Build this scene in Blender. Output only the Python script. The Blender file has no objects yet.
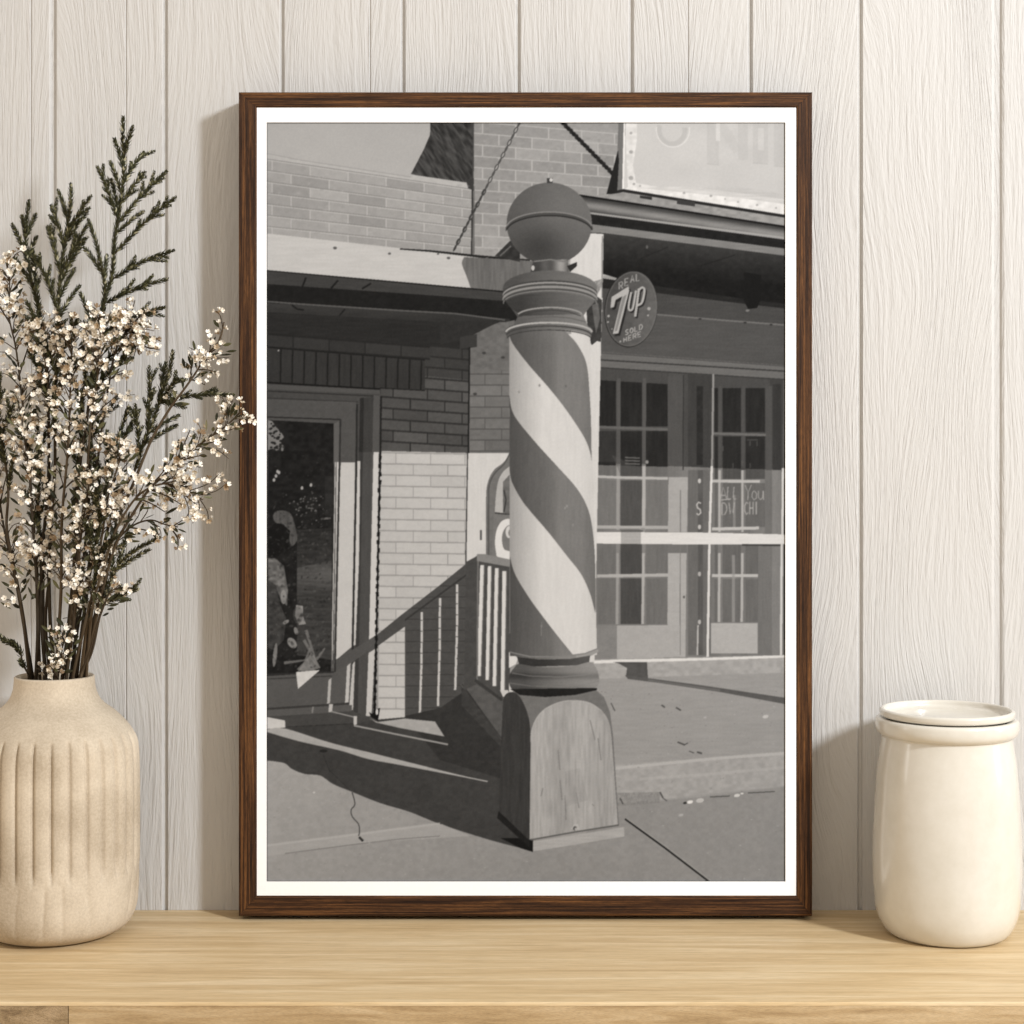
import bpy, bmesh, math, random
import numpy as np
from mathutils import Vector, Matrix

random.seed(11)
COL = bpy.context.scene.collection
F, HOR, DIST, CAMZ = 1800.0, 450.0, 1.8, 0.471     # focal length and horizon in picture units, camera distance and height


def P(px, py, Y=0.0):
    """the point of the place seen at px, py, standing at depth Y (0 = front of the picture frame)"""
    s = (DIST + Y) / F
    return Vector(((px - 512.0) * s, Y, CAMZ + (HOR - py) * s))


def tag(o, label, cat, group=None):
    o['label'] = label
    o['category'] = cat
    if group:
        o['group'] = group
    return o


def empty(name, loc):
    o = bpy.data.objects.new(name, None)
    o.empty_display_size = 0.02
    o.location = loc
    COL.objects.link(o)
    return o


def link(name, me, mat, parent=None, smooth=True):
    o = bpy.data.objects.new(name, me)
    if mat:
        me.materials.append(mat)
    if smooth:
        me.polygons.foreach_set('use_smooth', np.ones(len(me.polygons), bool))
    COL.objects.link(o)
    if parent is not None:
        o.parent = parent
        o.location = -Vector(parent.location) if parent.parent is None else Vector((0, 0, 0))
    return o


def mesh(name, v, f, tints=None):
    me = bpy.data.meshes.new(name)
    me.from_pydata([tuple(a) for a in v], [], f)
    if tints is not None:
        at = me.attributes.new('tint', 'FLOAT', 'FACE')
        at.data.foreach_set('value', np.asarray(tints, np.float32))
    me.update()
    return me


# ---------------------------------------------------------------- materials
def new_mat(name):
    m = bpy.data.materials.new(name)
    m.use_nodes = True
    nt = m.node_tree
    return m, nt, nt.nodes['Principled BSDF']


def N(nt, typ, **kw):
    n = nt.nodes.new(typ)
    for k, v in kw.items():
        if k in n.inputs:
            n.inputs[k].default_value = v
        else:
            setattr(n, k, v)
    return n


def ramp(nt, stops):
    r = nt.nodes.new('ShaderNodeValToRGB')
    e = r.color_ramp.elements
    while len(e) < len(stops):
        e.new(0.5)
    for i, (p, c) in enumerate(stops):
        e[i].position = p
        e[i].color = (*c, 1)
    return r


def coords_node(nt, scale, attr=None, attr_amt=3.7):
    tc = nt.nodes.new('ShaderNodeTexCoord')
    mp = nt.nodes.new('ShaderNodeMapping')
    mp.inputs['Scale'].default_value = scale
    if attr:
        at = N(nt, 'ShaderNodeAttribute', attribute_name=attr)
        mul = N(nt, 'ShaderNodeVectorMath', operation='MULTIPLY_ADD')
        nt.links.new(at.outputs['Fac'], mul.inputs[0])
        mul.inputs[1].default_value = (attr_amt, attr_amt * .7, attr_amt * 1.3)
        nt.links.new(tc.outputs['Object'], mul.inputs[2])
        nt.links.new(mul.outputs[0], mp.inputs['Vector'])
    else:
        nt.links.new(tc.outputs['Object'], mp.inputs['Vector'])
    return mp


def wood(name, stops, scale, rough=0.5, bump=0.25, dist=0.0008, grain=9.0, attr=None, fine=(1, 1, 1), spec=0.3, pores=0.35):
    """wood grain stretched along one axis (the small number in scale)"""
    m, nt, b = new_mat(name)
    mp = coords_node(nt, scale, attr)
    n1 = N(nt, 'ShaderNodeTexNoise', Scale=grain, Detail=7.0, Roughness=0.62, Distortion=0.6)
    nt.links.new(mp.outputs[0], n1.inputs['Vector'])
    r = ramp(nt, stops)
    nt.links.new(n1.outputs['Fac'], r.inputs[0])
    mp2 = coords_node(nt, tuple(a * b_ for a, b_ in zip(scale, fine)), attr)
    n2 = N(nt, 'ShaderNodeTexNoise', Scale=grain * 7, Detail=3.0, Roughness=0.7)
    nt.links.new(mp2.outputs[0], n2.inputs['Vector'])
    r2 = ramp(nt, [(0.36, (1 - pores,) * 3), (0.56, (1, 1, 1))])
    nt.links.new(n2.outputs['Fac'], r2.inputs[0])
    mx = N(nt, 'ShaderNodeMix', data_type='RGBA', blend_type='MULTIPLY')
    mx.inputs['Factor'].default_value = 1.0
    nt.links.new(r.outputs[0], mx.inputs['A'])
    nt.links.new(r2.outputs[0], mx.inputs['B'])
    nt.links.new(mx.outputs['Result'], b.inputs['Base Color'])
    b.inputs['Roughness'].default_value = rough
    b.inputs['Specular IOR Level'].default_value = spec
    bp = N(nt, 'ShaderNodeBump', Strength=bump, Distance=dist)
    nt.links.new(n2.outputs['Fac'], bp.inputs['Height'])
    nt.links.new(bp.outputs[0], b.inputs['Normal'])
    return m


def paint_wall():
    m, nt, b = new_mat('cream_painted_boards')
    tc = N(nt, 'ShaderNodeTexCoord')
    at = N(nt, 'ShaderNodeAttribute', attribute_name='tint')
    off = N(nt, 'ShaderNodeVectorMath', operation='MULTIPLY_ADD')
    nt.links.new(at.outputs['Fac'], off.inputs[0])
    off.inputs[1].default_value = (5.3, 2.1, 7.9)
    nt.links.new(tc.outputs['Object'], off.inputs[2])
    # slow sideways wander of the grain (cathedral figure)
    mpw = N(nt, 'ShaderNodeMapping')
    mpw.inputs['Scale'].default_value = (9, 1, 2.2)
    nt.links.new(off.outputs[0], mpw.inputs[0])
    nw = N(nt, 'ShaderNodeTexNoise', Scale=1.0, Detail=1.0)
    nt.links.new(mpw.outputs[0], nw.inputs['Vector'])
    wander = N(nt, 'ShaderNodeVectorMath', operation='MULTIPLY_ADD')
    nt.links.new(nw.outputs['Fac'], wander.inputs[0])
    wander.inputs[1].default_value = (0.11, 0, 0)
    nt.links.new(off.outputs[0], wander.inputs[2])
    hs = []
    for sc, d in (((260, 1, 11), 3.0), ((620, 1, 60), 2.0)):
        mp = N(nt, 'ShaderNodeMapping')
        mp.inputs['Scale'].default_value = sc
        nt.links.new(wander.outputs[0], mp.inputs[0])
        n = N(nt, 'ShaderNodeTexNoise', Scale=1.0, Detail=d, Roughness=0.6)
        nt.links.new(mp.outputs[0], n.inputs['Vector'])
        hs.append(n)
    mad = N(nt, 'ShaderNodeMath', operation='MULTIPLY_ADD')
    nt.links.new(hs[1].outputs['Fac'], mad.inputs[0])
    mad.inputs[1].default_value = 0.45
    nt.links.new(hs[0].outputs['Fac'], mad.inputs[2])
    bp = N(nt, 'ShaderNodeBump', Strength=WALL_BUMP, Distance=0.0016)
    nt.links.new(mad.outputs[0], bp.inputs['Height'])
    nt.links.new(bp.outputs[0], b.inputs['Normal'])
    b.inputs['Base Color'].default_value = WALL_COL
    b.inputs['Roughness'].default_value = 0.62
    b.inputs['Specular IOR Level'].default_value = 0.25
    return m


def stoneware(name, c0, c1, rough, bump, spots=0.0, scale=260.0, coat=0.0):
    m, nt, b = new_mat(name)
    tc = N(nt, 'ShaderNodeTexCoord')
    n = N(nt, 'ShaderNodeTexNoise', Scale=scale, Detail=4.0, Roughness=0.7)
    nt.links.new(tc.outputs['Object'], n.inputs['Vector'])
    nb = N(nt, 'ShaderNodeTexNoise', Scale=14.0, Detail=3.0)
    nt.links.new(tc.outputs['Object'], nb.inputs['Vector'])
    av = N(nt, 'ShaderNodeMath', operation='MULTIPLY_ADD')
    nt.links.new(n.outputs['Fac'], av.inputs[0])
    av.inputs[1].default_value = 0.6
    nt.links.new(nb.outputs['Fac'], av.inputs[2])
    r = ramp(nt, [(0.55, c0), (1.05, c1)] if not spots else [(0.5, c0), (0.8, c1), (1.0, c1)])
    nt.links.new(av.outputs[0], r.inputs[0])
    nt.links.new(r.outputs[0], b.inputs['Base Color'])
    b.inputs['Roughness'].default_value = rough
    b.inputs['Coat Weight'].default_value = coat
    b.inputs['Coat Roughness'].default_value = 0.12
    bp = N(nt, 'ShaderNodeBump', Strength=bump, Distance=0.0008)
    nt.links.new(n.outputs['Fac'], bp.inputs['Height'])
    nt.links.new(bp.outputs[0], b.inputs['Normal'])
    return m


def tinted(name, stops, rough=0.6, sss=0.0):
    m, nt, b = new_mat(name)
    at = N(nt, 'ShaderNodeAttribute', attribute_name='tint')
    r = ramp(nt, stops)
    nt.links.new(at.outputs['Fac'], r.inputs[0])
    nt.links.new(r.outputs[0], b.inputs['Base Color'])
    b.inputs['Roughness'].default_value = rough
    b.inputs['Specular IOR Level'].default_value = 0.25
    return m


def plain(name, c, rough=0.5, spec=0.3):
    m, nt, b = new_mat(name)
    n = N(nt, 'ShaderNodeTexNoise', Scale=180.0, Detail=2.0)
    r = ramp(nt, [(0.3, tuple(x * 0.97 for x in c)), (0.7, c)])
    nt.links.new(n.outputs['Fac'], r.inputs[0])
    nt.links.new(r.outputs[0], b.inputs['Base Color'])
    b.inputs['Roughness'].default_value = rough
    b.inputs['Specular IOR Level'].default_value = spec
    return m


WALL_COL = (0.53, 0.517, 0.497, 1)
WALL_BUMP = 1.0
PRINT_L = 1.38
KEY, FILL, AMB = 126.0, 6.0, 0.86
# ---------------------------------------------------------------- the printed photograph (flat picture, tones computed here)
PX0, PX1, PY0, PY1 = 266.6, 785.4, 122.4, 881.6
KK = 3
CW, CH = int((PX1 - PX0) * KK), int((PY1 - PY0) * KK)
RNG = np.random.default_rng(7)
CAN = np.full((CH, CW), 150.0, np.float32)
SKIP = object()


def vnoise(sx, sy, seed, rot=0.0):
    """smooth value noise over the canvas, cell size sx, sy in picture units, range about -1..1"""
    r = np.random.default_rng(seed)
    yy, xx = np.mgrid[0:CH, 0:CW].astype(np.float32) / KK
    if rot:
        c, s = math.cos(rot), math.sin(rot)
        xx, yy = c * xx - s * yy + 900, s * xx + c * yy + 900
    gx, gy = xx / sx, yy / sy
    n, m = int(gx.max()) + 3, int(gy.max()) + 3
    g = r.random((m, n)).astype(np.float32) * 2 - 1
    ix, iy = gx.astype(int), gy.astype(int)
    fx, fy = gx - ix, gy - iy
    fx = fx * fx * (3 - 2 * fx)
    fy = fy * fy * (3 - 2 * fy)
    return (g[iy, ix] * (1 - fx) + g[iy, ix + 1] * fx) * (1 - fy) + (g[iy + 1, ix] * (1 - fx) + g[iy + 1, ix + 1] * fx) * fy


N_FINE = vnoise(1.2, 1.2, 1)
N_MED = vnoise(4, 3, 2)
N_BIG = vnoise(22, 16, 3)
N_VERT = vnoise(1.6, 14, 4)
N_HOR = vnoise(14, 1.6, 5)
N_DIAG = vnoise(1.5, 7, 6, 0.6)


def smooth(pts, n=10, closed=False):
    out = []
    m = len(pts)
    for i in range(m if closed else m - 1):
        p = [pts[(i + k) % m] if closed else pts[min(max(i + k, 0), m - 1)] for k in (-1, 0, 1, 2)]
        for j in range(n):
            t = j / n
            out.append(tuple(0.5 * (2 * p[1][a] + (p[2][a] - p[0][a]) * t + (2 * p[0][a] - 5 * p[1][a] + 4 * p[2][a] - p[3][a]) * t * t
                                    + (3 * p[1][a] - p[0][a] - 3 * p[2][a] + p[3][a]) * t ** 3) for a in (0, 1)))
    if not closed:
        out.append(tuple(pts[-1]))
    return out


def mask(pts):
    P = (np.asarray(pts, np.float64) - (PX0, PY0)) * KK
    x0 = max(int(math.floor(P[:, 0].min())), 0)
    x1 = min(int(math.ceil(P[:, 0].max())) + 1, CW)
    y0 = max(int(math.floor(P[:, 1].min())), 0)
    y1 = min(int(math.ceil(P[:, 1].max())) + 1, CH)
    if x1 <= x0 or y1 <= y0:
        return None
    xs = np.arange(x0, x1) + 0.5
    M = np.zeros((y1 - y0, x1 - x0), bool)
    ax, ay = P[:, 0], P[:, 1]
    bx, by = np.roll(ax, -1), np.roll(ay, -1)
    for r in range(y1 - y0):
        y = y0 + r + 0.5
        k = (ay <= y) != (by <= y)
        if not k.any():
            continue
        cx = np.sort(ax[k] + (y - ay[k]) * (bx[k] - ax[k]) / (by[k] - ay[k]))
        M[r] = (np.searchsorted(cx, xs) & 1).astype(bool)
    return (slice(y0, y1), slice(x0, x1)), M


def coords(sl):
    ys = (np.arange(sl[0].start, sl[0].stop) + 0.5) / KK + PY0
    xs = (np.arange(sl[1].start, sl[1].stop) + 0.5) / KK + PX0
    return np.meshgrid(xs, ys)


def poly(pts, g, tex=0.0, nz=None, a=1.0):
    """fill a polygon; g a grey 0-255 or f(x, y); tex = strength of the noise nz; a = opacity"""
    r = mask(pts)
    if r is None:
        return
    sl, M = r
    v = g(*coords(sl)) if callable(g) else np.full(M.shape, float(g), np.float32)
    if tex:
        v = v + tex * (N_MED if nz is None else nz)[sl]
    c = CAN[sl]
    c[M] = (c * (1 - a) + v * a)[M]


def line(pts, w, g, a=1.0, w1=None):
    """a stroke of width w (to w1) along pts"""
    w1 = w if w1 is None else w1
    n = len(pts)
    L, R = [], []
    for i, (x, y) in enumerate(pts):
        p, q = pts[max(i - 1, 0)], pts[min(i + 1, n - 1)]
        dx, dy = q[0] - p[0], q[1] - p[1]
        d = math.hypot(dx, dy) or 1
        h = (w + (w1 - w) * i / max(n - 1, 1)) / 2
        L.append((x - dy / d * h, y + dx / d * h))
        R.append((x + dy / d * h, y - dx / d * h))
    poly(L + R[::-1], g, a=a)


def rect(x0, y0, x1, y1, g, tex=0.0, nz=None, a=1.0):
    poly([(x0, y0), (x1, y0), (x1, y1), (x0, y1)], g, tex, nz, a)


def ell(cx, cy, rx, ry, g, tex=0.0, rot=0.0, a=1.0, nz=None):
    c, s = math.cos(rot), math.sin(rot)
    poly([(cx + rx * math.cos(t) * c - ry * math.sin(t) * s, cy + rx * math.cos(t) * s + ry * math.sin(t) * c)
          for t in np.linspace(0, 2 * math.pi, 60, endpoint=False)], g, tex, nz, a)


def arc(cx, cy, rx, ry, a0, a1, w, g, a=1.0):
    line([(cx + rx * math.cos(math.radians(t)), cy + ry * math.sin(math.radians(t))) for t in np.linspace(a0, a1, 40)], w, g, a)


def lerp(a, b, t):
    return a + (b - a) * t


def bricks(xl, xr, yl, yr, n, length, g, mort, edge, off=0.0, var=6, mw=1.1, ew=0.9, clip=None, rnd=1):
    """courses of brick between x = xl and xr; yl(k), yr(k) the joint heights at both ends"""
    r = np.random.default_rng(rnd)
    f = lambda k, x: lerp(yl(k), yr(k), (x - xl) / (xr - xl))
    for k in range(n):
        x = xl - length + off + (0.5 * length if k % 2 else 0)
        while x < xr:
            a, b = max(x, xl), min(x + length, xr)
            if b > a:
                poly([(a, f(k, a)), (b, f(k, b)), (b, f(k + 1, b)), (a, f(k + 1, a))], g + r.normal() * var, var * 0.8)
                if xl < x < xr:
                    line([(x, f(k, x)), (x, f(k + 1, x))], mw, mort)
            x += length
    for k in range(n + 1):
        pts = [(x, f(k, x)) for x in np.linspace(xl, xr, 40)]
        if mort is not None:
            line([(x, y + mw / 2) for x, y in pts], mw, mort, 0.8)
        if edge is not None:
            line([(x, y - ew / 2) for x, y in pts], ew, edge, 0.75)


LET = {'R': [[(0, 1), (0, 0), (.7, 0), (.8, .25), (.7, .5), (0, .5)], [(.35, .5), (.85, 1)]], 'E': [[(.8, 0), (0, 0), (0, 1), (.8, 1)], [(0, .5), (.65, .5)]],
       'A': [[(0, 1), (.42, 0), (.84, 1)], [(.18, .65), (.66, .65)]], 'L': [[(0, 0), (0, 1), (.7, 1)]], 'S': [[(.8, .12), (.4, 0), (.05, .2), (.2, .45), (.65, .58), (.78, .82), (.4, 1), (0, .88)]],
       'O': [[(.4, 0), (.78, .2), (.8, .75), (.4, 1), (.02, .75), (.02, .22), (.4, 0)]], 'D': [[(0, 0), (0, 1), (.5, .95), (.8, .6), (.75, .25), (.45, .02), (0, 0)]], 'H': [[(0, 0), (0, 1)], [(.75, 0), (.75, 1)], [(0, .5), (.75, .5)]],
       'W': [[(0, 0), (.22, 1), (.45, .3), (.68, 1), (.9, 0)]], 'I': [[(.3, 0), (.3, 1)]], 'C': [[(.8, .15), (.45, 0), (.05, .3), (.05, .72), (.45, 1), (.8, .85)]], 'N': [[(0, 1), (0, 0), (.75, 1), (.75, 0)]],
       'Y': [[(0, 0), (.4, .5), (.8, 0)], [(.4, .5), (.35, 1)]], 'l': [[(.25, 0), (.15, .8), (.35, 1), (.5, .9)]], 'o': [[(.35, .4), (.65, .6), (.6, .9), (.3, 1), (.05, .8), (.12, .5), (.35, .4)]],
       'u': [[(.05, .4), (.05, .85), (.3, 1), (.6, .85), (.65, .4)], [(.65, .4), (.7, 1)]]}


def text(s, x, y, w, h, lw, g, slope=0.0, step=None, a=1.0):
    for i, ch in enumerate(s):
        ox = x + i * (step or w * 1.15)
        for st in LET.get(ch, []):
            line([(ox + p * w, y + q * h + (ox + p * w - x) * slope) for p, q in st], lw, g, a)


def paint_print():
    # --- sky, gable, parapet
    rect(260, 120, 480, 200, lambda x, y: 174 + 2 * np.sin(x / 40) + (y - 123) * 0.04, .6)
    rect(474, 120, 640, 262, 152, 5)
    poly([(430.5, 120), (476, 120), (476, 190), (411, 174), (424, 149), (430, 135)], 62, 22, N_DIAG)
    poly([(411, 174.5), (476, 184), (476, 262), (410, 252), (267, 234), (267, 153), (290, 158), (410, 178)], 181, 5, N_MED)
    bricks(267, 474, lambda k: 159.5 + 11.2 * k, lambda k: 190 + 9.6 * k, 7, 38, 160, 186, 128, off=5, var=5, rnd=4)
    line([(267, 153.5), (300, 160), (411, 177)], 1.0, 150, 0.6)
    # right brick wall
    bricks(473.5, 626, lambda k: 121 + 11.4 * k, lambda k: 134 + 10.9 * k, 13, 33, 150, 178, None, off=9, var=6, mw=1.3, rnd=5)
    poly([(583, 138), (600, 142), (602, 152), (580, 150)], 170, 8, None, 0.35)
    rect(472, 186, 474.5, 254, 95, 22, N_VERT, 0.8)
    line([(473.3, 120), (473, 186)], 1.4, 70)
    poly([(466, 180), (474, 178), (473.5, 191), (468, 188)], 60)
    line([(472.3, 190), (471.6, 255)], 1.3, 45)
    for i in range(140):
        ell(RNG.uniform(474, 610), RNG.uniform(124, 255), RNG.uniform(.6, 3.5), RNG.uniform(.5, 1.6), RNG.choice([132, 142, 165, 174]), a=.35)
    for i in range(120):
        x = RNG.uniform(268, 470)
        ell(x, RNG.uniform(162, 230) + (x - 267) * .11, RNG.uniform(.6, 3), RNG.uniform(.4, 1.2), RNG.choice([138, 148, 172, 182]), a=.3)
    # lit fascia
    fa_t = lambda x: 233.5 + (x - 267) * 0.1105
    fa_b = lambda x: 270 + (x - 267) * 0.0945
    poly([(267, 233.5), (430, 251.5), (520, 261), (560, 266), (560, 298), (505, 292.5), (267, 270)], lambda x, y: 198 - (x - 267) * 0.02, 4, N_HOR)
    line([(400, 249), (430, 251), (480, 256.5), (530, 261)], 1.2, 40, 1, 3.2)
    for x, y, r in ((335, 248, 1.6), (389.5, 253.6, 1.3), (438, 254, 1), (448.5, 258, 1.5), (487, 258.5, 1.4)):
        ell(x, y, r * 1.2, r * 0.9, 95)
    poly(smooth([(464, 257), (462, 264), (466.5, 276), (471, 289)], 6) + [(505, 293), (560, 298), (560, 264), (520, 260)], 104, 8, N_VERT)
    poly([(495, 256), (510, 241), (520, 240), (520, 262)], 52, 8)
    line([(500, 256), (511, 246)], 1.5, 100)
    # chains
    for i in range(21):
        t = i / 20.0
        x, y = lerp(519, 455, t), lerp(124, 248, t)
        d = 78 if t < 0.55 else 62
        ell(x, y, 1.9 if i % 2 else 1.1, 3.8, d, rot=0.47)
        if i % 2 and t < 0.5:
            ell(x, y, 0.8, 2.5, 165, rot=0.47)
        elif i % 2:
            ell(x + .6, y, 0.5, 1.8, 130, rot=0.47)
    for i in range(19):
        t = i / 18.0
        ell(lerp(563, 612, t), lerp(123, 173, t), 2.9, 2.1, 26 + 22 * (i % 2), rot=0.8 + .7 * (i % 2))
    line([(563, 122), (613, 174)], 1.8, 34)
    # upper sign
    poly([(625, 120), (790, 120), (790, 216), (623, 191)], lambda x, y: 199 - (y - 123) * 0.03, 2.5, N_BIG)
    poly([(632, 186), (690, 187), (750, 190), (790, 194), (790, 214), (700, 201), (622, 191)], 205, 10, N_HOR)
    poly([(700, 188), (740, 187), (790, 195), (790, 200), (740, 193)], 185, 8, N_HOR, 0.6)
    arc(672, 130, 13, 14, -10, 200, 5, 182, 0.7)
    arc(673, 130, 16.5, 17, -10, 190, 1, 222, 0.8)
    for x0, x1, y1 in ((707, 719, 164), (753, 768, 163), (774, 785, 166)):
        rect(x0, 123, x1, y1, 184, 3, N_VERT, 0.5)
        line([(x0, y1), (x1, y1 + 1)], 0.8, 178, 0.8)
    line([(720, 123), (738, 152)], 9, 188, 0.4)
    rect(738, 123, 748, 160, 186, 3, N_VERT, .6)
    rect(758, 128, 764, 150, 204, 2, None, .7)
    rect(716, 123, 720, 141, 218, 2, N_HOR, .7)
    poly([(625, 123), (637, 123), (637, 140), (633, 165), (636, 183), (660, 187), (628, 189)], 222, 14, N_MED, 0.8)
    poly([(628, 187), (680, 192), (740, 198), (790, 205), (790, 216), (623, 190.5)], 226, 13, N_MED)
    for x, y, r in ((631, 133, 1.4), (631, 152, 2), (631, 178, 2.4), (634, 184, 1.4), (640, 186, 1), (684, 193, 1.3), (711, 196, 1.4), (725, 199, .9), (738, 202, 1), (757, 205, 1.2), (776, 208, 1)):
        ell(x, y, r, r * .9, 130, a=.6)
    poly([(618.5, 120), (626, 120), (622, 191), (616, 194)], 112, 6, N_VERT)
    line([(624.5, 120), (623, 190)], 1.6, 235)
    poly([(606.5, 194), (618, 150), (619, 160), (617, 195)], 34)
    line([(617, 192), (623, 190.5), (700, 203), (790, 217)], 3, 40)
    # eave on the right
    B = lambda y0, y1, y2, y3, g, tex=0, nz=None: poly([(575, y0 - (y1 - y0) * 15 / 195), (790, y1 + (y1 - y0) * 5 / 195), (790, y3 + (y3 - y2) * 5 / 195), (575, y2 - (y3 - y2) * 15 / 195)], g, tex, nz)
    poly([(585, 196), (612, 194), (622, 192.5), (790, 218.5), (790, 229), (585, 198)], 148, 12, N_MED)
    poly([(640, 195.5), (652, 197), (652, 200), (640, 198)], 50)
    poly([(677, 199), (695, 202), (695, 206.5), (677, 204)], 60)
    B(197, 227, 213, 238, lambda x, y: 60 + 75 * np.sin(np.clip((y - (198 + (x - 590) * .152)) / 13.0, 0, 1) * 2.6) ** 2, 5, N_HOR)
    line([(575, 194.7), (590, 197), (790, 227.5)], 2.0, 26)
    line([(585, 212.6), (790, 238.6)], 2.2, 158)
    B(214, 239.6, 225, 249, 33, 4)
    B(224, 248.5, 233, 256, 126, 6, N_HOR)
    poly([(590, 232.5), (604, 233), (790, 256.3), (790, 312), (690, 300), (590, 270)], lambda x, y: np.clip(54 - (y - 238 - (x - 600) * .1) * 0.9, 26, 58), 4)
    line([(640, 259), (668, 247)], 1, 30, .6)
    line([(700, 266), (735, 255)], 1, 26, .6)
    line([(612, 260), (730, 276)], 1.2, 30, .6)
    ell(647, 247, 1.2, 1.8, 95)
    # fascia over the shop
    poly([(600, 278), (657, 286), (745, 299), (790, 304.5), (790, 318), (600, 300)], 38, 4, N_HOR)
    poly([(600, 288), (657, 293), (745, 304), (790, 309), (790, 330), (600, 312)], 71, 3, N_HOR)
    poly([(600, 309), (657, 314.5), (790, 325.6), (790, 375), (596, 356)], lambda x, y: 82 - (x - 600) * .02, 3, N_HOR)
    line([(640, 312.8), (657, 314.5), (720, 320), (790, 325.4)], 1.6, 108)
    for x in (700, 745, 771):
        ell(x, 319 + (x - 700) * .08, 1.6, .9, 50)
    poly([(744, 272), (761, 275), (760.5, 300), (757, 308), (748, 309), (743.5, 300)], 25)
    ell(747.5, 310.5, 2, 1.2, 120)
    # shop front
    poly([(590, 357), (790, 373), (790, 664), (590, 664)], 66)
    poly([(594, 351.5), (790, 365.5), (790, 380), (594, 367)], 104, 3, N_HOR)
    line([(594, 359.5), (790, 371.5)], 1.6, 62)
    line([(594, 352.5), (790, 366.5)], 1.1, 78)
    line([(594, 367.2), (790, 379.8)], 1.2, 60)
    poly([(594, 368), (790, 381), (790, 470), (700, 467), (594, 464)], lambda x, y: 72 - 10 * ((x > 688) & (x < 712)) - 8 * (x > 770) + 6 * ((x > 669) & (x < 684)), 2.5, N_VERT)
    poly([(594, 464), (650, 463.5), (668, 466), (720, 468), (740, 470), (790, 469), (790, 660), (594, 663)], lambda x, y: 118 - 12 * (x > 765) + 4 * np.sin(x / 6), 3, N_VERT)
    # left door
    def pane(x0, y0, x1, y1, up, lo, k=0.0):
        poly([(x0, y0), (x1, y0 + (x1 - x0) * k), (x1, y1), (x0, y1)], lambda x, y: np.where(y < 465 + (x - 594) * .025, up, lo), 4, N_VERT)
    for x0, x1, lo in ((598, 616, 112), (620.5, 642, 78), (646, 667.5, 112)):
        pane(x0, 380 + (x0 - 598) * .06, x1, 426.5, 38, lo, .06)
        pane(x0, 431, x1, 476, 40, lo - 8)
        pane(x0, 480.5, x1, 526.5, 40, lo + 2)
        pane(x0, 544, x1, 574.5, 40, lo - 4)
        pane(x0, 578.5, x1, 624, 40, lo - 4)
    pane(598, 431, 616, 462, 52, 118)
    for x in (618.3, 644):
        line([(x + .6, 378), (x, 464)], 3.6, 84)
        line([(x, 466), (x - .4, 530)], 3.4, 172 if x > 640 else 150)
        line([(x - .6, 553), (x - 1.4, 625)], 2.8, 170 if x > 640 else 150)
        line([(x - .4, 543), (x - .6, 553)], 3, 130)
    line([(598, 427), (668, 429.5)], 2.8, 96)
    line([(597, 476.5), (620, 477.5), (668, 478.5)], 2.6, 178)
    line([(597, 527), (668, 527.5)], 3.2, 168)
    line([(597, 576), (668, 575)], 3.2, 172)
    rect(641, 528, 645, 532, 140)
    rect(621, 530, 643, 533, 96)
    for y in (457.5, 460.5, 463.5):
        line([(625, y), (640, y + .6)], 1.4, 110, .8)
    ell(647, 462, 1.6, 1.8, 140)
    poly([(612, 455), (640, 468), (641, 476), (621, 476)], 90, 3, None, .35)
    rect(668, 376, 684, 465, 80, 2, N_VERT)
    line([(683.5, 375), (683, 470)], 1, 52)
    poly([(668.5, 477), (688, 477), (687, 532), (668, 532)], 166, 3)
    poly([(668, 553), (686.5, 553), (685.5, 657), (667, 657)], 168, 3)
    rect(668, 543, 687, 553, 112)
    line([(680.5, 490), (680, 655)], 0.9, 120)
    poly([(594, 625), (680, 625), (680, 657), (594, 660)], lambda x, y: np.where(x < 617, 128, 166), 3)
    line([(594, 625), (668, 624.5)], 1.2, 120)
    ell(684, 597, 1, 1.4, 90)
    # stile and jamb between the doors
    rect(696.5, 386, 703, 465, 44, 5, N_MED)
    rect(688, 470, 711, 655, 104, 3, N_VERT)
    rect(698, 470, 703, 655, 88, 6, N_VERT)
    for y, c in ((481, 190), (527, 185), (574, 170), (622, 175)):
        ell(699.5, y, 1.6, 2.4, c)
    text('S', 696.5, 502, 5.5, 13, 1.6, 178)
    line([(698, 625), (697.4, 655)], 1.6, 180)
    # right door
    for x0, x1, lo in ((714.5, 718, 100), (722.5, 741, 100), (745.5, 765, 100)):
        pane(x0, 388, x1, 432, 40, lo)
        pane(x0, 436.5, x1, 479, 42, lo - 22)
        pane(x0, 483, x1, 527, 42, lo)
        pane(x0, 544, x1, 574, 42, lo)
        pane(x0, 579, x1, 622, 42, lo + 4)
    for x in (719.6, 742.5):
        line([(x + .6, 386), (x + .3, 466)], 2.6, 78)
        line([(x, 470), (x - .2, 532)], 2.4, 168)
        line([(x - .2, 553), (x - .8, 622)], 2.6, 172)
    line([(712, 433.5), (768, 435)], 2.4, 104)
    line([(712, 481), (760, 481.5)], 2.8, 182)
    line([(712, 529), (759, 528)], 3, 186)
    line([(712, 575.5), (758, 575.5)], 3, 182)
    line([(758, 575.5), (765, 575)], 1.5, 140)
    rect(711, 623, 757.5, 653.5, 172, 3)
    rect(732, 555, 735, 622, 150, 3, N_VERT, .7)
    rect(733, 495, 735.5, 527, 140, 3, N_VERT, .7)
    rect(766, 386, 772, 470, 78)
    rect(773, 384, 781, 470, 54, 3, N_VERT)
    rect(758, 536, 772, 655, 112, 3, N_VERT)
    rect(772, 470, 781, 655, 124, 3, N_VERT)
    text('All', 720, 487, 8, 13, 1.1, 168, -.02, 6, .75)
    text('You', 745, 485, 8, 15, 1.1, 168, -.02, 6.5, .75)
    line([(721, 500), (731, 499)], 1, 165)
    text('DW', 722, 503, 6, 12, 1.2, 168, -.05, 7, .8)
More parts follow.
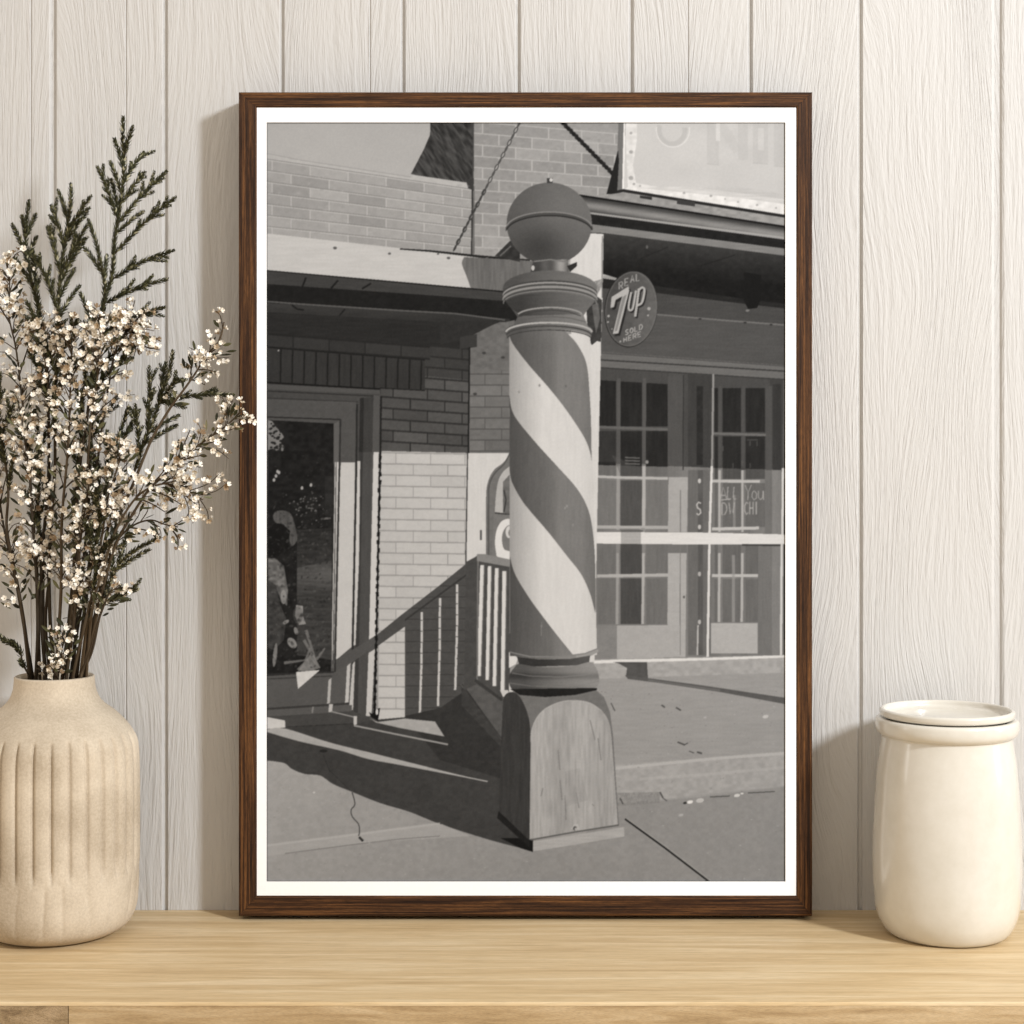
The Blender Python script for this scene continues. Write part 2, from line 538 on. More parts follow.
    text('CHI', 744.5, 502, 4.6, 12.5, 1.2, 172, -.02, 5.2, .8)
    for x, y in ((733, 463), (742, 461), (750, 463), (723, 446), (750, 441), (757, 441)):
        line([(x, y), (x, y + 5)], 1, 90, .7)
    line([(747, 440), (758, 440)], 1, 86, .7)
    # transom rail, posts, sill
    poly([(596, 532), (700, 532.5), (790, 534.5), (790, 544), (700, 544.5), (596, 543.5)], lambda x, y: np.where((x > 621) & (x < 641), 168, 216), 4, N_HOR)
    line([(742, 545), (782, 545.2)], 1.6, 60)
    line([(713.3, 374), (712, 466)], 2.0, 142)
    line([(711.8, 466), (709.5, 535)], 2.4, 212)
    line([(709.4, 543), (707.6, 658)], 2.4, 214)
    line([(784, 380), (783.6, 468)], 1.4, 96)
    line([(783, 468), (782.4, 535)], 2.4, 206)
    line([(781.8, 543), (781, 657)], 2.4, 206)
    rect(784.2, 510, 786, 535, 30)
    rect(784.2, 545, 786, 640, 48, 10, N_VERT)
    # --- ground right
    poly([(560, 660), (790, 655), (790, 890), (560, 890)], 152, 3.5)
    poly([(594, 662.5), (790, 656.5), (790, 674), (594, 681)], 162, 9, N_MED)
    poly([(594, 660.5), (620, 659.5), (700, 658), (790, 655), (790, 657.5), (700, 660.5), (594, 663.5)], 218, 4)
    poly([(595, 679), (790, 672.5), (790, 762), (595, 775)], 151, 3.5, N_HOR)
    poly([(612, 662), (647, 662), (648, 679), (626, 677), (627, 668), (618, 663)], 82, 8)
    poly([(625, 675), (647, 678), (700, 685), (790, 698.5), (790, 705), (720, 692), (660, 683), (628, 679)], 88, 4)
    line([(648, 680), (720, 690.5)], 1.6, 120, .5)
    poly([(600, 766), (680, 760), (790, 751), (790, 785), (700, 795), (600, 806)], 160, 8, N_MED)
    line([(612, 768.5), (660, 764), (720, 758), (790, 753)], 3, 178, .9)
    line([(640, 779), (700, 775), (790, 767)], 3, 176, .5)
    poly([(600, 802), (640, 803), (700, 797), (790, 786), (790, 890), (560, 890)], 141, 4, N_MED)
    poly([(612, 793), (660, 792), (660, 803), (616, 806)], 126, 14, N_FINE, .6)
    line([(625, 819), (665, 848), (709.5, 882)], 1.7, 34)
    line([(626.5, 818.5), (667, 847), (711, 881)], 0.7, 165, .7)
    for x, y, r, g in ((690, 802, 3, 225), (700, 800.5, 4, 185), (737, 795.5, 3, 205), (742, 793.5, 1.6, 215), (685, 803, 2, 50), (681, 815, 2.4, 170), (765.5, 716.6, 3, 190), (705, 717.5, 1.6, 172)):
        ell(x, y, r, r * .55, g, rot=-.2)
    for a, b, w in (((660, 792), (663, 798), 1.6), ((663, 798), (667, 801), 1), ((677.5, 742), (685, 745), 1.6), ((684, 745), (688, 743), 1), ((689, 751), (694, 753), 1), ((697, 752), (702, 753.5), 1.8), ((661.5, 705), (665, 707.5), 1.6), ((676, 707.5), (681, 710.5), 1.6), ((620, 798), (623, 804), 1.4), ((748, 793), (775, 791.5), 1), ((710, 797), (730, 796), 1), ((611, 703), (615, 711), 1)):
        line([a, b], w, 70, .85)
    for i in range(150):
        x, y = RNG.uniform(560, 785), RNG.uniform(690, 880)
        ell(x, y, RNG.uniform(.4, 1.3), .5, 122 if RNG.random() < .75 else 178, a=.6)
    # --- left: soffit, lintel
    poly([(267, 270), (505, 291), (520, 300), (520, 345), (267, 336)], 31, 3)
    poly([(267, 271), (505, 292.5), (505, 301), (440, 296), (267, 284)], 64, 3, N_HOR)
    for x0, x1 in ((306, 302), (338, 331), (371, 362)):
        line([(x0, 274 + (x0 - 267) * .09), (x1, 287 + (x1 - 267) * .02)], 1.8, 30)
    poly([(267, 303), (450, 313), (510, 319), (510, 344), (440, 349), (267, 336)], lambda x, y: 60 - (y - 303) * .6, 3, N_HOR)
    line([(267, 301.5), (300, 304), (400, 310.5), (455, 313.5), (505, 320)], 1.5, 90)
    line([(292, 305), (297, 309), (304, 310)], 1.8, 30)
    line([(345, 309), (339, 316)], 1.6, 32)
    poly([(267, 312), (440, 322), (470, 326), (470, 352), (440, 349), (267, 336)], 43, 3, N_HOR)
    # shaded brick with lintel
    poly([(267, 334), (470, 349), (470, 460), (267, 460)], 60, 3)
    sh_l, sh_r = (lambda k: 341.0 + 11.1 * k), (lambda k: 349.0 + 10.8 * k)
    bricks(381, 470, sh_l, sh_r, 11, 34.5, 80, 42, 42, off=12, var=4, mw=1.1, ew=0.8, rnd=8)
    poly([(381, 340), (470, 348), (470, 380), (381, 372)], 40, 0, None, .45)
    bricks(267, 430, lambda k: 334 + 13 * k, lambda k: 347 + 12 * k, 1, 36, 55, 36, 34, off=26, var=2, rnd=9)
    poly([(267, 347), (425, 360), (425, 390), (381, 388), (267, 382)], 54, 3, N_VERT)
    for i in range(13):
        x = 281 + 11.7 * i
        line([(x, 348 + (x - 267) * .082), (x - .6, 383 + (x - 267) * .05)], 1.7, 33)
    line([(267, 347.3), (425, 360)], 1.4, 32)
    line([(267, 382.5), (380, 389)], 1.8, 28)
    line([(380, 388), (425, 390.5)], 1.2, 36)
    ell(278.5, 350.5, .9, .9, 170)
    # pillar to the right of the brick
    poly([(470, 330), (515, 320), (515, 454), (468, 453)], 108, 5, N_MED)
    bricks(470, 515, lambda k: 352 + 11 * k, lambda k: 352 + 11 * k, 9, 33, 112, 78, 78, off=15, var=5, mw=.8, ew=.7, rnd=10)
    poly([(468, 335), (500, 322), (510, 322), (510, 372), (470, 366)], 104, 8, N_MED)
    poly([(440, 322), (502, 320), (467, 338), (440, 345)], 46, 3)
    poly([(460, 337), (477, 334), (477, 347), (460, 349)], 58)
    for x, y in ((484, 353), (503, 357.5), (475, 394)):
        ell(x, y, 2, 1.4, 66)
    line([(469.5, 347), (468.3, 453)], 1.6, 32)
    # lit brick
    poly([(381, 451), (470, 453), (470, 720), (378, 722)], 190, 3)
    bricks(379, 467, lambda k: 452.5 + 11.15 * k, lambda k: 454 + 11.1 * k, 24, 34.5, 190, 146, 150, off=17, var=3, mw=.8, ew=.8, rnd=11)
    poly([(467, 453), (515, 453), (515, 565), (466, 570)], 205, 3, N_VERT)
    line([(467.6, 453), (465.8, 565)], 1.2, 60)
    line([(466, 565), (463.5, 690)], 1.2, 50)
    # rail shadow on the brick
    poly([(375.5, 636), (400, 616), (440, 585), (472, 559), (472, 702), (440, 712), (405, 717), (405, 626.5), (375, 648)], 76, 3)
    bricks(405, 466, lambda k: 620 + 11.1 * k, lambda k: 575 + 15.1 * k, 0, 34, 74, 50, 50)
    for k in range(12):
        y = 586 + 11.1 * k
        x0 = max(406, 441 - (y - 585) * 1.25)
        if y > 626:
            x0 = 406
        line([(x0, y), (466, y - .3)], .9, 56, .8)
    for x0, y0, y1 in ((421.8, 612, 715), (440, 598, 706), (457.2, 584.5, 690)):
        line([(x0, y0), (x0 - .3, y0 + 50), (x0 - 2, y1)], 2.3, 196)
        for j in range(9):
            yy = y0 + 8 + 11 * j
            if yy < y1 - 3:
                line([(x0 - 2 + .2 * j, yy), (x0 + .6, yy + .5)], 1, 78, .8)
    # --- door
    poly([(267, 384), (379, 390), (381, 395), (372, 722), (267, 722)], 72, 3)
    poly([(267, 384), (380, 390), (380, 394), (267, 389)], 82)
    line([(267, 391), (374, 396)], 1.4, 50)
    line([(267, 398), (358, 402)], 1.2, 55)
    poly([(267, 399), (356, 402), (350, 716), (267, 716)], 82, 3)
    poly([(373.5, 395), (379.5, 396), (375.5, 722), (366, 722)], 84)
    poly([(373.5, 452), (378.8, 452), (376, 635), (369, 640)], 202)
    poly([(368.5, 653), (375, 649), (371.5, 716), (366, 716)], 196)
    poly([(360, 398), (373.5, 397), (372, 470), (369, 640), (366, 715), (354, 715), (357, 560)], lambda x, y: np.where(y < 452, 62, 76) - 18 * (x - 360 + (y - 398) * .02 < 4), 3, N_VERT)
    poly([(341, 462.5), (355, 462.5), (354.5, 500), (351.5, 647), (335, 661), (338, 500)], 197, 2)
    poly([(357.3, 461), (360.2, 461), (359, 560), (355.5, 645), (352.8, 646), (356, 500)], 200)
    line([(357, 404), (356.4, 470), (354.5, 560), (351.5, 715)], 1.7, 42)
    poly([(333.5, 661), (375, 636), (369, 650), (345, 668), (333, 676)], 84, 2)
    # glass
    line([(267, 417), (340, 419.5)], 1.3, 44)
    line([(340.5, 419), (339.5, 470), (335, 672)], 1.5, 48)
    poly([(334, 424), (339, 421), (338, 500), (334, 668), (331, 668)], 96)
    poly([(335, 462), (338.6, 462), (333.6, 660), (331.6, 660)], 200)
    line([(336.3, 462), (333, 664)], 0.9, 70)
    poly([(268, 420), (333.5, 423.5), (334, 500), (331, 672), (267, 676)], 30, 5)
    poly([(268, 420), (272, 421), (276, 427), (281, 432), (284, 437), (280, 441), (284, 447), (283, 451), (268, 450)], 150, 7)
    for i in range(60):
        t = RNG.random()
        ell(268 + 14 * t + RNG.normal() * 2, 423 + RNG.random() * 30, RNG.uniform(.5, 1.8), 1, 35)
    for i in range(150):
        x, y = RNG.uniform(270, 332), RNG.uniform(445, 565)
        ell(x, y, RNG.uniform(.4, 1.4), RNG.uniform(.4, 1), RNG.uniform(20, 78), a=.55)
    for i in range(55):
        ell(RNG.normal(307, 8), RNG.normal(508, 9), RNG.uniform(.4, 1.1), .8, RNG.uniform(90, 165), a=.8)
    for x, y in ((277.5, 471.5), (276, 476), (274, 480), (279, 472.5), (311, 485), (302, 488)):
        ell(x, y, 1.3, 1.8, 205)
    rect(325, 476, 333, 516, 46, 3, None, .8)
    line([(321, 519), (331, 518)], 2, 120)
    poly([(297, 545), (332, 530), (332, 660), (297, 655)], lambda x, y: 54 + 34 * np.exp(-((y - 575) / 14) ** 2) + (y - 530) * .12, 12, N_HOR)
    poly([(297, 530), (332, 528), (332, 560), (297, 568)], 50, 10, N_HOR, .8)
    poly(smooth([(273, 516), (277, 511), (286, 511), (292, 516), (296, 530), (297, 540), (292, 546), (289, 538), (290, 531), (284, 527), (276, 523)], 6, True), 98, 16, N_VERT)
    poly([(275, 523), (283, 524), (290, 531), (288, 548), (278, 556), (268, 556), (268, 530)], 20)
    poly([(268, 558), (275, 558), (284, 566), (288, 590), (287, 606), (281, 600), (275, 585), (268, 580)], 118, 30, N_MED)
    poly([(268, 580), (276, 585), (280, 604), (286, 618), (284, 640), (274, 650), (268, 648)], 68, 14, N_MED)
    ell(283.5, 597, 3, 7, 165, 10)
    poly([(296, 605), (303, 606), (303, 616), (306, 624), (299, 625), (295, 616)], 175, 12)
    ell(298, 615, 5, 9, 96, 10, a=.5)
    for cx, cy, rx, ry, ro in ((286, 622, 3.4, 1.8, -.5), (296, 631, 2, 4, -.3), (292, 643, 6, 4, .9), (275, 655, 2, 12, .1)):
        ell(cx, cy, rx, ry, 150, 12, rot=ro)
    for a, b in (((306, 630), (318, 668)), ((304, 640), (320, 668)), ((284, 663), (306, 660)), ((298, 670), (312, 655)), ((316, 660), (325, 648)), ((303, 668), (310, 648))):
        line([a, b], 3.2, 142, .8, 1.4)
    poly([(303, 664), (312, 652), (320, 668), (312, 671), (298, 671)], 150, 22, N_DIAG, .9)
    for i in range(420):
        x, y = RNG.uniform(268, 330), RNG.uniform(505, 670)
        ell(x, y, RNG.uniform(.5, 2.2), RNG.uniform(.5, 1.6), RNG.choice([24, 40, 60, 84, 110]), rot=RNG.uniform(0, 3), a=.42)
    poly([(268, 420), (333.5, 423.5), (334, 500), (331, 672), (267, 676)], 44, 16, N_MED, .22)
    line([(267, 674.5), (297, 673.5), (334, 672)], 1.6, 48)
    # lower door panel
    poly([(267, 676), (334, 673), (352, 660), (350, 706), (267, 709)], 86, 2)
    line([(267, 679), (332, 676)], 1.2, 60)
    poly([(296, 672), (320, 670), (298, 689)], 205, 6)
    poly([(328.5, 680), (331.5, 678), (330, 703), (327, 704)], 178)
    poly([(347, 666), (350.5, 663), (348.6, 703), (345, 703)], 190)
    poly([(352.5, 664), (355, 661), (353, 710), (349, 710)], 190)
    line([(267, 709), (349, 703.5)], 2.2, 58)
    poly([(267, 710), (352, 705), (352, 712), (267, 716)], 88, 2)
    poly([(329, 704), (333, 704), (332, 712), (328.5, 712)], 188)
    poly([(312, 707), (314, 706.5), (313, 713), (311.5, 713)], 130)
    poly([(267, 717), (352, 711), (370, 717), (370, 724), (267, 729)], 70, 3)
    line([(267, 728.5), (370, 723.5)], 1.8, 38)
    # wire beside the door
    for y in range(396, 452, 4):
        line([(381 - (y - 396) * .012, y), (381.2 - (y - 396) * .012, y + 4)], 1.8, 34)
    for i, y in enumerate(range(452, 712, 4)):
        x = 380.3 - (y - 452) * .022
        line([(x + .5 * math.sin(i * 1.9), y), (x - .4 * math.sin(i * 2.3), y + 4.4)], 2.2 + .8 * math.sin(i * 2.9), 24)
    # --- ground left
    poly([(267, 728), (352, 724), (372, 720), (407, 717), (466, 702), (505, 690), (535, 850), (535, 890), (267, 890)], 63, 4)
    poly([(405, 716), (440, 708), (466, 690), (500, 700), (505, 780), (440, 760)], 52, 4)
    poly([(267, 717), (285, 720.5), (285.5, 727.5), (267, 729)], 202, 5)
    poly(smooth([(267, 729.5), (285, 728.5), (330, 742.5), (372, 753), (410, 762.5), (460, 775), (488, 781)], 5) + smooth([(487, 782), (460, 776.5), (400, 765), (368, 759), (340, 750.5), (300, 741.5), (267, 732)], 5), 168, 4)
    line([(331, 711.5), (354, 717)], 1.2, 150)
    poly([(353.5, 716), (357, 716), (356.8, 724.5), (353.8, 725)], 190)
    line([(354, 725.5), (400, 735), (448, 744.5)], 1.7, 152)
    line([(475, 737), (449, 743)], 0.1, 60)
    poly([(371, 719), (378, 722), (405, 718.5), (435, 721.5), (444.5, 736.5), (400, 728), (376, 722.5)], 165, 5)
    poly([(369, 712), (372, 714), (377, 709), (380, 708), (378, 721), (371, 717)], 22)
    ell(377, 712, 1.4, 3, 205)
    ell(323.5, 751, 4, 1.6, 40)
    # lit pavement
    poly(smooth([(267, 760.5), (284, 763), (292, 769), (305, 774), (320, 775.5), (333, 784), (350, 791), (380, 803), (410, 812), (440, 824), (490, 840), (533, 851)], 4) + [(533, 851), (640, 836), (712, 890), (267, 890)], lambda x, y: 158 - (y - 760) * .06 + np.clip((360 - x) * .06, -10, 8), 4.5, N_MED)
    poly([(267, 846), (350, 835), (442, 824), (470, 836), (360, 843), (290, 853), (267, 856)], 168, 4, N_HOR, .7)
    line([(267, 845.5), (350, 835), (440, 823.5)], 2.2, 180, .7)
    line([(285, 853.5), (350, 845), (400, 839), (440, 836)], 1.0, 120, .8)
    line(smooth([(352, 792), (355, 804), (351, 810), (352.5, 817), (358.5, 824), (359.5, 832), (358.5, 836)], 3), 1.0, 66)
    line([(323, 754), (329, 770), (350, 790)], .8, 45, .7)
    line([(359, 837), (363, 841)], 2.4, 44)
    ell(314, 792.5, 1.2, .8, 200)
    for i in range(160):
        x, y = RNG.uniform(267, 540), RNG.uniform(775, 880)
        if y > 768 + (x - 290) * .37:
            ell(x, y, RNG.uniform(.4, 1.4), .5, 130 if RNG.random() < .6 else 182, a=.5)
    # curb beside the rail
    poly([(460, 684), (476, 676), (504, 700), (503, 742), (478, 715)], 86, 7)
    poly([(461, 686), (470, 694), (500, 738), (502, 748), (462, 706)], 62, 6)
    line([(462, 684), (504, 742)], 1.2, 40, .6)
    # --- hanging board, railing
    poly([(466, 562), (477, 556), (477.5, 684), (464, 690)], 72, 4)
    poly(smooth([(510, 452), (504, 462), (494, 470), (488, 482), (486, 500), (486, 560)], 6) + [(515, 560), (515, 452)], 112, 4)
    line(smooth([(510, 453), (504, 464), (495, 473), (489.5, 484), (488.5, 500), (488.5, 556)], 6), 1.4, 84)
    poly(smooth([(510, 466), (503, 472), (498, 482), (495.5, 500), (495, 512)], 6) + [(511, 514), (511, 466)], 178, 4)
    poly([(503, 482), (510, 474), (510, 514), (503, 514)], 105, 9)
    line([(504, 490), (506, 500), (504, 512)], 1.4, 60)
    line([(495, 513), (510, 514.5)], 1.2, 60)
    poly([(494, 514), (511, 515), (511, 560), (492, 556)], 118, 3)
    poly(smooth([(509.5, 519), (502, 521), (497, 529), (495, 541), (496, 552), (498, 557), (510, 560), (510, 552), (504, 549), (502, 540), (503, 532), (507, 526), (510, 525)], 6, True), 218, 2)
    ell(509, 532, 3.4, 6, 205)
    ell(510, 533, 1.6, 3.4, 120)
    line([(481, 530), (481, 540)], 2, 88)
    poly([(476, 556), (510, 563), (510, 704), (500, 700), (476, 684)], 74, 4)
    for a, b, w in (((482.2, 565), (479, 676), 4.0), ((489.6, 566), (487.2, 680), 3.6), ((496.8, 568), (494.4, 686), 3.8), ((504.5, 571), (502.6, 692), 4.2)):
        line([a, b], w, 212, 1, w * .95)
        line([(a[0] + 2, a[1]), (b[0] + 2, b[1])], 1, 120, .8)
    poly([(477, 554), (484, 554), (510, 559.5), (510, 567), (477, 561)], 132, 4)
    line([(478, 561), (477.2, 680)], 1.6, 112)
    line([(475, 680), (502, 700)], 3, 58)
    poly([(509, 652), (518, 658), (516, 664), (509, 668)], 215)
    poly([(509, 683), (515, 690), (509, 694)], 205)
    poly([(500, 690), (508, 690), (510, 696), (503, 697)], 200)
    # --- white post behind the pole
    poly([(570, 232), (603.5, 234), (602.5, 300), (601, 345), (597.6, 500), (594.5, 662), (575, 662)], 208, 4, N_VERT)
    poly([(592, 282), (602, 279), (602, 286), (596, 297)], 120, 30, N_FINE, .7)
    line([(602.3, 236), (602, 298)], 1, 120)
    poly([(586, 300), (598, 297), (602, 300), (601, 342), (597, 341), (592, 345), (588, 340)], 58, 8)
    poly([(592, 305), (598, 303), (600, 318), (596, 334), (594, 320)], 96, 10)
    # --- round soft drink sign
    g_sign = lambda x, y: 84 + 14 * ((x - 631) / 26) + (y - 309) * .1
    ell(631, 309, 26.5, 38.5, 42, rot=0.12)
    ell(631.3, 309, 25.8, 37.6, 104, rot=0.12)
    ell(631, 309, 24.8, 36.6, g_sign, 5, rot=0.12)
    for i, ch in enumerate('REAL'):
        text(ch, 619.2 + i * 5.7, (282.5, 279, 275.7, 274.2)[i], 4.3, 7, 1.2, 150, -.25)
    seven = [(610.4, 308), (611.6, 297), (628.6, 286.3), (629.2, 291), (618.4, 333.4), (612.8, 334), (622, 296.4), (615.6, 300), (614, 307)]
    poly([(x + 1.8, y + 2.2) for x, y in seven], 40)
    poly(seven, 176)
    poly([(622.6, 297), (626.6, 294.5), (617, 331), (614.6, 331.6)], 132)
    for dx, dy, g in ((1.3, 1.6, 40), (0, 0, 172)):
        line(smooth([(631.2 + dx, 292 + dy), (629.2 + dx, 302 + dy), (628.6 + dx, 308 + dy), (630.2 + dx, 310.4 + dy), (632.4 + dx, 309 + dy), (633.8 + dx, 304 + dy), (636 + dx, 290.5 + dy)], 4), 2.1, g)
        line([(639 + dx, 288.6 + dy), (635.2 + dx, 316.6 + dy)], 2.4, g)
        line(smooth([(638.8 + dx, 290 + dy), (642 + dx, 287.6 + dy), (644.4 + dx, 289.4 + dy), (643.8 + dx, 296 + dy), (641.6 + dx, 303 + dy), (637.4 + dx, 305.4 + dy)], 4), 2.2, g)
    text('SOLD', 625.4, 330.2, 3.6, 5, 1.1, 165, -.36, 4.7)
    text('HERE', 623.8, 337.6, 3.6, 4.8, 1.1, 160, -.36, 4.7)
    for x, y, r in ((608.5, 316, 1.3), (608, 322, 1), (649, 308.6, 1.7), (648, 315.4, 1), (620.4, 341.5, 1), (612, 329, .7)):
        ell(x, y, r, r, 160)
    # --- pole
    def shade(cx, rx, dark, lite):
        def f(x, y):
            u = np.clip((x - cx) / rx, -1, 1)
            return dark + (lite - dark) * np.clip(0.5 + 0.62 * u - 0.16 * u * u - 0.25 * np.clip(u - .75, 0, 1), 0, 1)
        return f
    def body(edges_l, g, tex=2, nz=None):
        poly(edges_l, g, tex, nz)
    # ball
    ell(549.3, 223.5, 42.6, 41, lambda x, y: 96 + 10 * (x - 549) / 43 - 14 * np.clip((y - 225) / 40, 0, 1) - 22 * np.exp(-(((x - 540) / 22) ** 2 + ((y - 246) / 20) ** 2)) + 10 * np.exp(-(((x - 555) / 25) ** 2 + ((y - 205) / 20) ** 2)), 1.5)
    poly([(505.5, 227)] + [(549.3 + 43.6 * math.cos(math.radians(t)), 229 - 16.5 * math.sin(math.radians(t))) for t in range(176, 3, -4)] + [(592.9, 229)] + [(549.3 + 42.8 * math.cos(math.radians(t)), 232 - 16.5 * math.sin(math.radians(t))) for t in range(4, 177, 4)] + [(505.5, 231)], 74)
    line([(549.3 + 43 * math.cos(math.radians(t)), 228.6 - 16.6 * math.sin(math.radians(t))) for t in range(170, 8, -4)], 1.4, 128)
    line([(549.3 + 43 * math.cos(math.radians(t)), 232 - 16.4 * math.sin(math.radians(t))) for t in range(172, 6, -4)], 1.3, 46)
    rect(547, 178, 552.5, 183, 60)
    ell(551, 180, 1.6, 1.8, 205)
    # neck
    poly([(533, 262), (568, 259), (569, 274), (530, 275)], lambda x, y: 62 + 90 * np.exp(-((x - 561) / 7) ** 2) + 25 * np.exp(-((x - 545) / 5) ** 2), 3)
    line([(534, 261.5), (550, 259.6), (568, 262)], 1.4, 120)
    ell(533, 268, 1.6, 2.6, 190)
    poly([(567, 266), (577, 262), (577, 266), (570, 272)], 45)
    # collar
    col = shade(550, 48, 76, 118)
    poly([(503, 288)] + [(550 + 47 * math.cos(math.radians(t)), 288 - 17.5 * math.sin(math.radians(t))) for t in range(172, 7, -4)] + [(597, 288), (597, 296), (592, 304), (586, 312), (582, 318), (518, 318), (514, 312), (508, 304), (503, 296)], col, 3, N_HOR)
    for dy, w, g in ((0, 1.6, 62), (1.6, 1.7, 158), (3.6, 1.6, 70), (5.8, 2.2, 150), (8.2, 1.6, 72), (9.6, .9, 140)):
        line([(550 + 46.5 * math.cos(math.radians(t)), 293.5 + dy - 12.5 * math.sin(math.radians(t))) for t in range(184, -5, -4)], w, g, .85)
    poly(smooth([(504, 298), (507, 303.5), (512, 309), (518, 313), (519, 317)], 5) + smooth([(582, 317), (583, 313), (588, 309), (593, 303.5), (597, 298)], 5) + [(550 + 46 * math.cos(math.radians(t)), 304.5 - 12 * math.sin(math.radians(t))) for t in range(8, 172, 4)], shade(552, 44, 58, 112), 3, N_HOR)
    poly([(518, 316), (583, 314), (588, 326), (512, 328)] + [], shade(550, 40, 90, 130), 2)
    line(smooth([(518, 314), (524, 311), (535, 308.6), (552, 307.4), (568, 308.8), (578, 311.4), (582, 314)], 6), 1.6, 150)
    line([(518, 317), (535, 311.5), (552, 310), (568, 311.6), (581, 316)], 1.0, 60, .8)
    line([(514, 322), (535, 317.6), (552, 316.6), (570, 318), (586, 322)], 1.0, 90, .8)
    # shaft
    sx = lambda y: (lerp(509.3, 509.8, (y - 330) / 325), lerp(590.2, 597, (y - 330) / 325))
    L = [(sx(y)[0], y) for y in (334, 430, 540, 655)]
    R = [(sx(y)[1], y) for y in (655, 540, 430, 334)]
    poly(L + R, lambda x, y: 152 + 58 * np.clip((x - 509) / 34, 0, 1) ** .9 - 10 * np.clip((x - 580) / 16, 0, 1), 3, N_VERT)
    dk = lambda x, y: 78 + 44 * np.clip((x - 512) / 56, 0, 1) - 14 * np.clip((x - 582) / 12, 0, 1) + 8 * np.exp(-((x - 560) / 5) ** 2)
    A = [(560, 326), (565, 331), (577, 344), (586.5, 364), (589.6, 394), (591, 420)]
    Bc = [(509, 334), (513, 344), (528, 364), (549, 388), (567, 411), (584, 437), (590, 452), (591.6, 462)]
    Cc = [(509.4, 396), (514, 415), (534, 440.6), (557, 466), (575, 486), (585, 502), (591, 520), (594.5, 550), (595.6, 586)]
    D = [(509.6, 470), (512, 482), (521, 499), (531, 512), (549, 533), (567, 556), (581, 574), (590, 593.5), (595.4, 614)]
    E = [(509.8, 556), (515, 574), (528, 596), (541.6, 615), (557, 635), (574, 656)]
    poly(smooth(A, 8) + smooth(Bc, 8)[::-1] + [(509, 326)], dk, 3, N_VERT)
    poly(smooth(Cc, 8) + smooth(D, 8)[::-1], dk, 3, N_VERT)
    poly(smooth(E, 8) + [(509.8, 656)], dk, 3, N_VERT)
    for x, y, g in ((539.5, 385.5, 110), (519, 392, 130), (565, 508, 150), (567, 506, 155), (573, 525, 140), (541.5, 626, 130), (566, 386, 95)):
        ell(x, y, 1.0, 1.4, g, a=.7)
    line([(541.5, 622), (541.2, 636)], .6, 140, .7)
    # ring above the shaft
    poly([(505, 331)] + [(549 + 43.5 * math.cos(math.radians(t)), 331 - 10.5 * math.sin(math.radians(t))) for t in range(176, 3, -4)] + [(592.5, 331), (591, 337)] + [(549 + 42 * math.cos(math.radians(t)), 338.5 - 9.5 * math.sin(math.radians(t))) for t in range(4, 177, 4)] + [(507, 338)], shade(550, 42, 82, 128), 2)
    line([(549 + 43 * math.cos(math.radians(t)), 332.4 - 9.8 * math.sin(math.radians(t))) for t in range(178, 0, -4)], 1.9, 172)
    line([(549 + 42.5 * math.cos(math.radians(t)), 335.5 - 9.4 * math.sin(math.radians(t))) for t in range(178, 0, -4)], 1.4, 66)
    line([(549 + 42 * math.cos(math.radians(t)), 339 - 9 * math.sin(math.radians(t))) for t in range(176, 2, -4)], .9, 60)
    # base mouldings
    base = shade(555, 44, 72, 138)
    poly([(509.5, 652), (530, 656.6), (560, 656.8), (585, 653.5), (598, 648.5), (598.4, 652), (590, 656.4), (570, 659), (540, 659.4), (518, 658)], lambda x, y: np.where(x > 576, 150, dk(x, y) + 8), 3)
    line([(509.5, 652), (530, 656.6), (560, 656.8), (585, 653.5), (598, 648.5)], 1.2, 128)
    poly([(517, 657), (540, 659.5), (570, 659), (590, 655.5), (589, 665), (520, 667)], lambda x, y: 52 + 30 * np.clip((x - 540) / 40, 0, 1), 3)
    poly(smooth([(519, 664), (535, 666.5), (555, 667), (575, 665.5), (590, 662), (596, 668), (599, 677), (598.6, 684), (592, 689), (575, 691), (550, 692), (525, 691.5), (512, 689), (509, 681), (510, 674), (514, 668)], 5, True), lambda x, y: base(x, y) + 10 - 26 * np.exp(-((y - 676) / 3.2) ** 2) - 20 * np.clip((y - 684) / 8, 0, 1), 3, N_HOR)
    line([(512, 673), (530, 676), (560, 677), (585, 675), (598, 671)], 1.0, 134, .6)
    line([(509.6, 683), (530, 686), (560, 686.6), (585, 684.5), (599, 681)], .9, 128, .6)
    # pedestal
    poly([(503, 698), (515, 692), (540, 693.5), (575, 692.5), (596, 690), (604, 697), (610, 712), (613, 735), (619, 826), (529.6, 840), (500, 812)], 112, 4)
    poly(smooth([(503, 700), (506, 694), (513, 692), (520, 697), (526, 709), (529.5, 722), (530.6, 738)], 4) + [(529.4, 841), (498.6, 812), (501, 745)], 58, 5, N_VERT)
    poly([(515, 692), (520, 695), (545, 697), (575, 695), (597, 690), (597, 688), (510, 689)], 34, 3)
    poly(smooth([(530.6, 742), (531.5, 731), (536, 719), (545, 709), (560, 702), (575, 700.4), (590, 703), (602, 711), (609, 722), (611.6, 738)], 5) + [(614, 770), (618, 826), (575, 833), (529.6, 839)], lambda x, y: 164 + 6 * np.sin(x / 7) - (y - 700) * .02, 10, N_VERT)
    line(smooth([(530.6, 742), (531.5, 731), (536, 719), (545, 709), (560, 702), (575, 700.4), (590, 703), (602, 711)], 5), .9, 182, .7)
    for x0, y0, x1, y1 in ((560, 780, 562, 800), (576, 792, 579, 808), (565, 795, 566, 820), (543, 788, 541, 796), (598, 738, 601, 760), (590, 720, 595, 740), (592, 804, 594, 806), (558, 750, 560, 770)):
        line([(x0, y0), (x1, y1)], 1.1, 118, .7)
    poly([(562, 772), (580, 768), (588, 800), (566, 806)], 148, 12, N_VERT, .5)
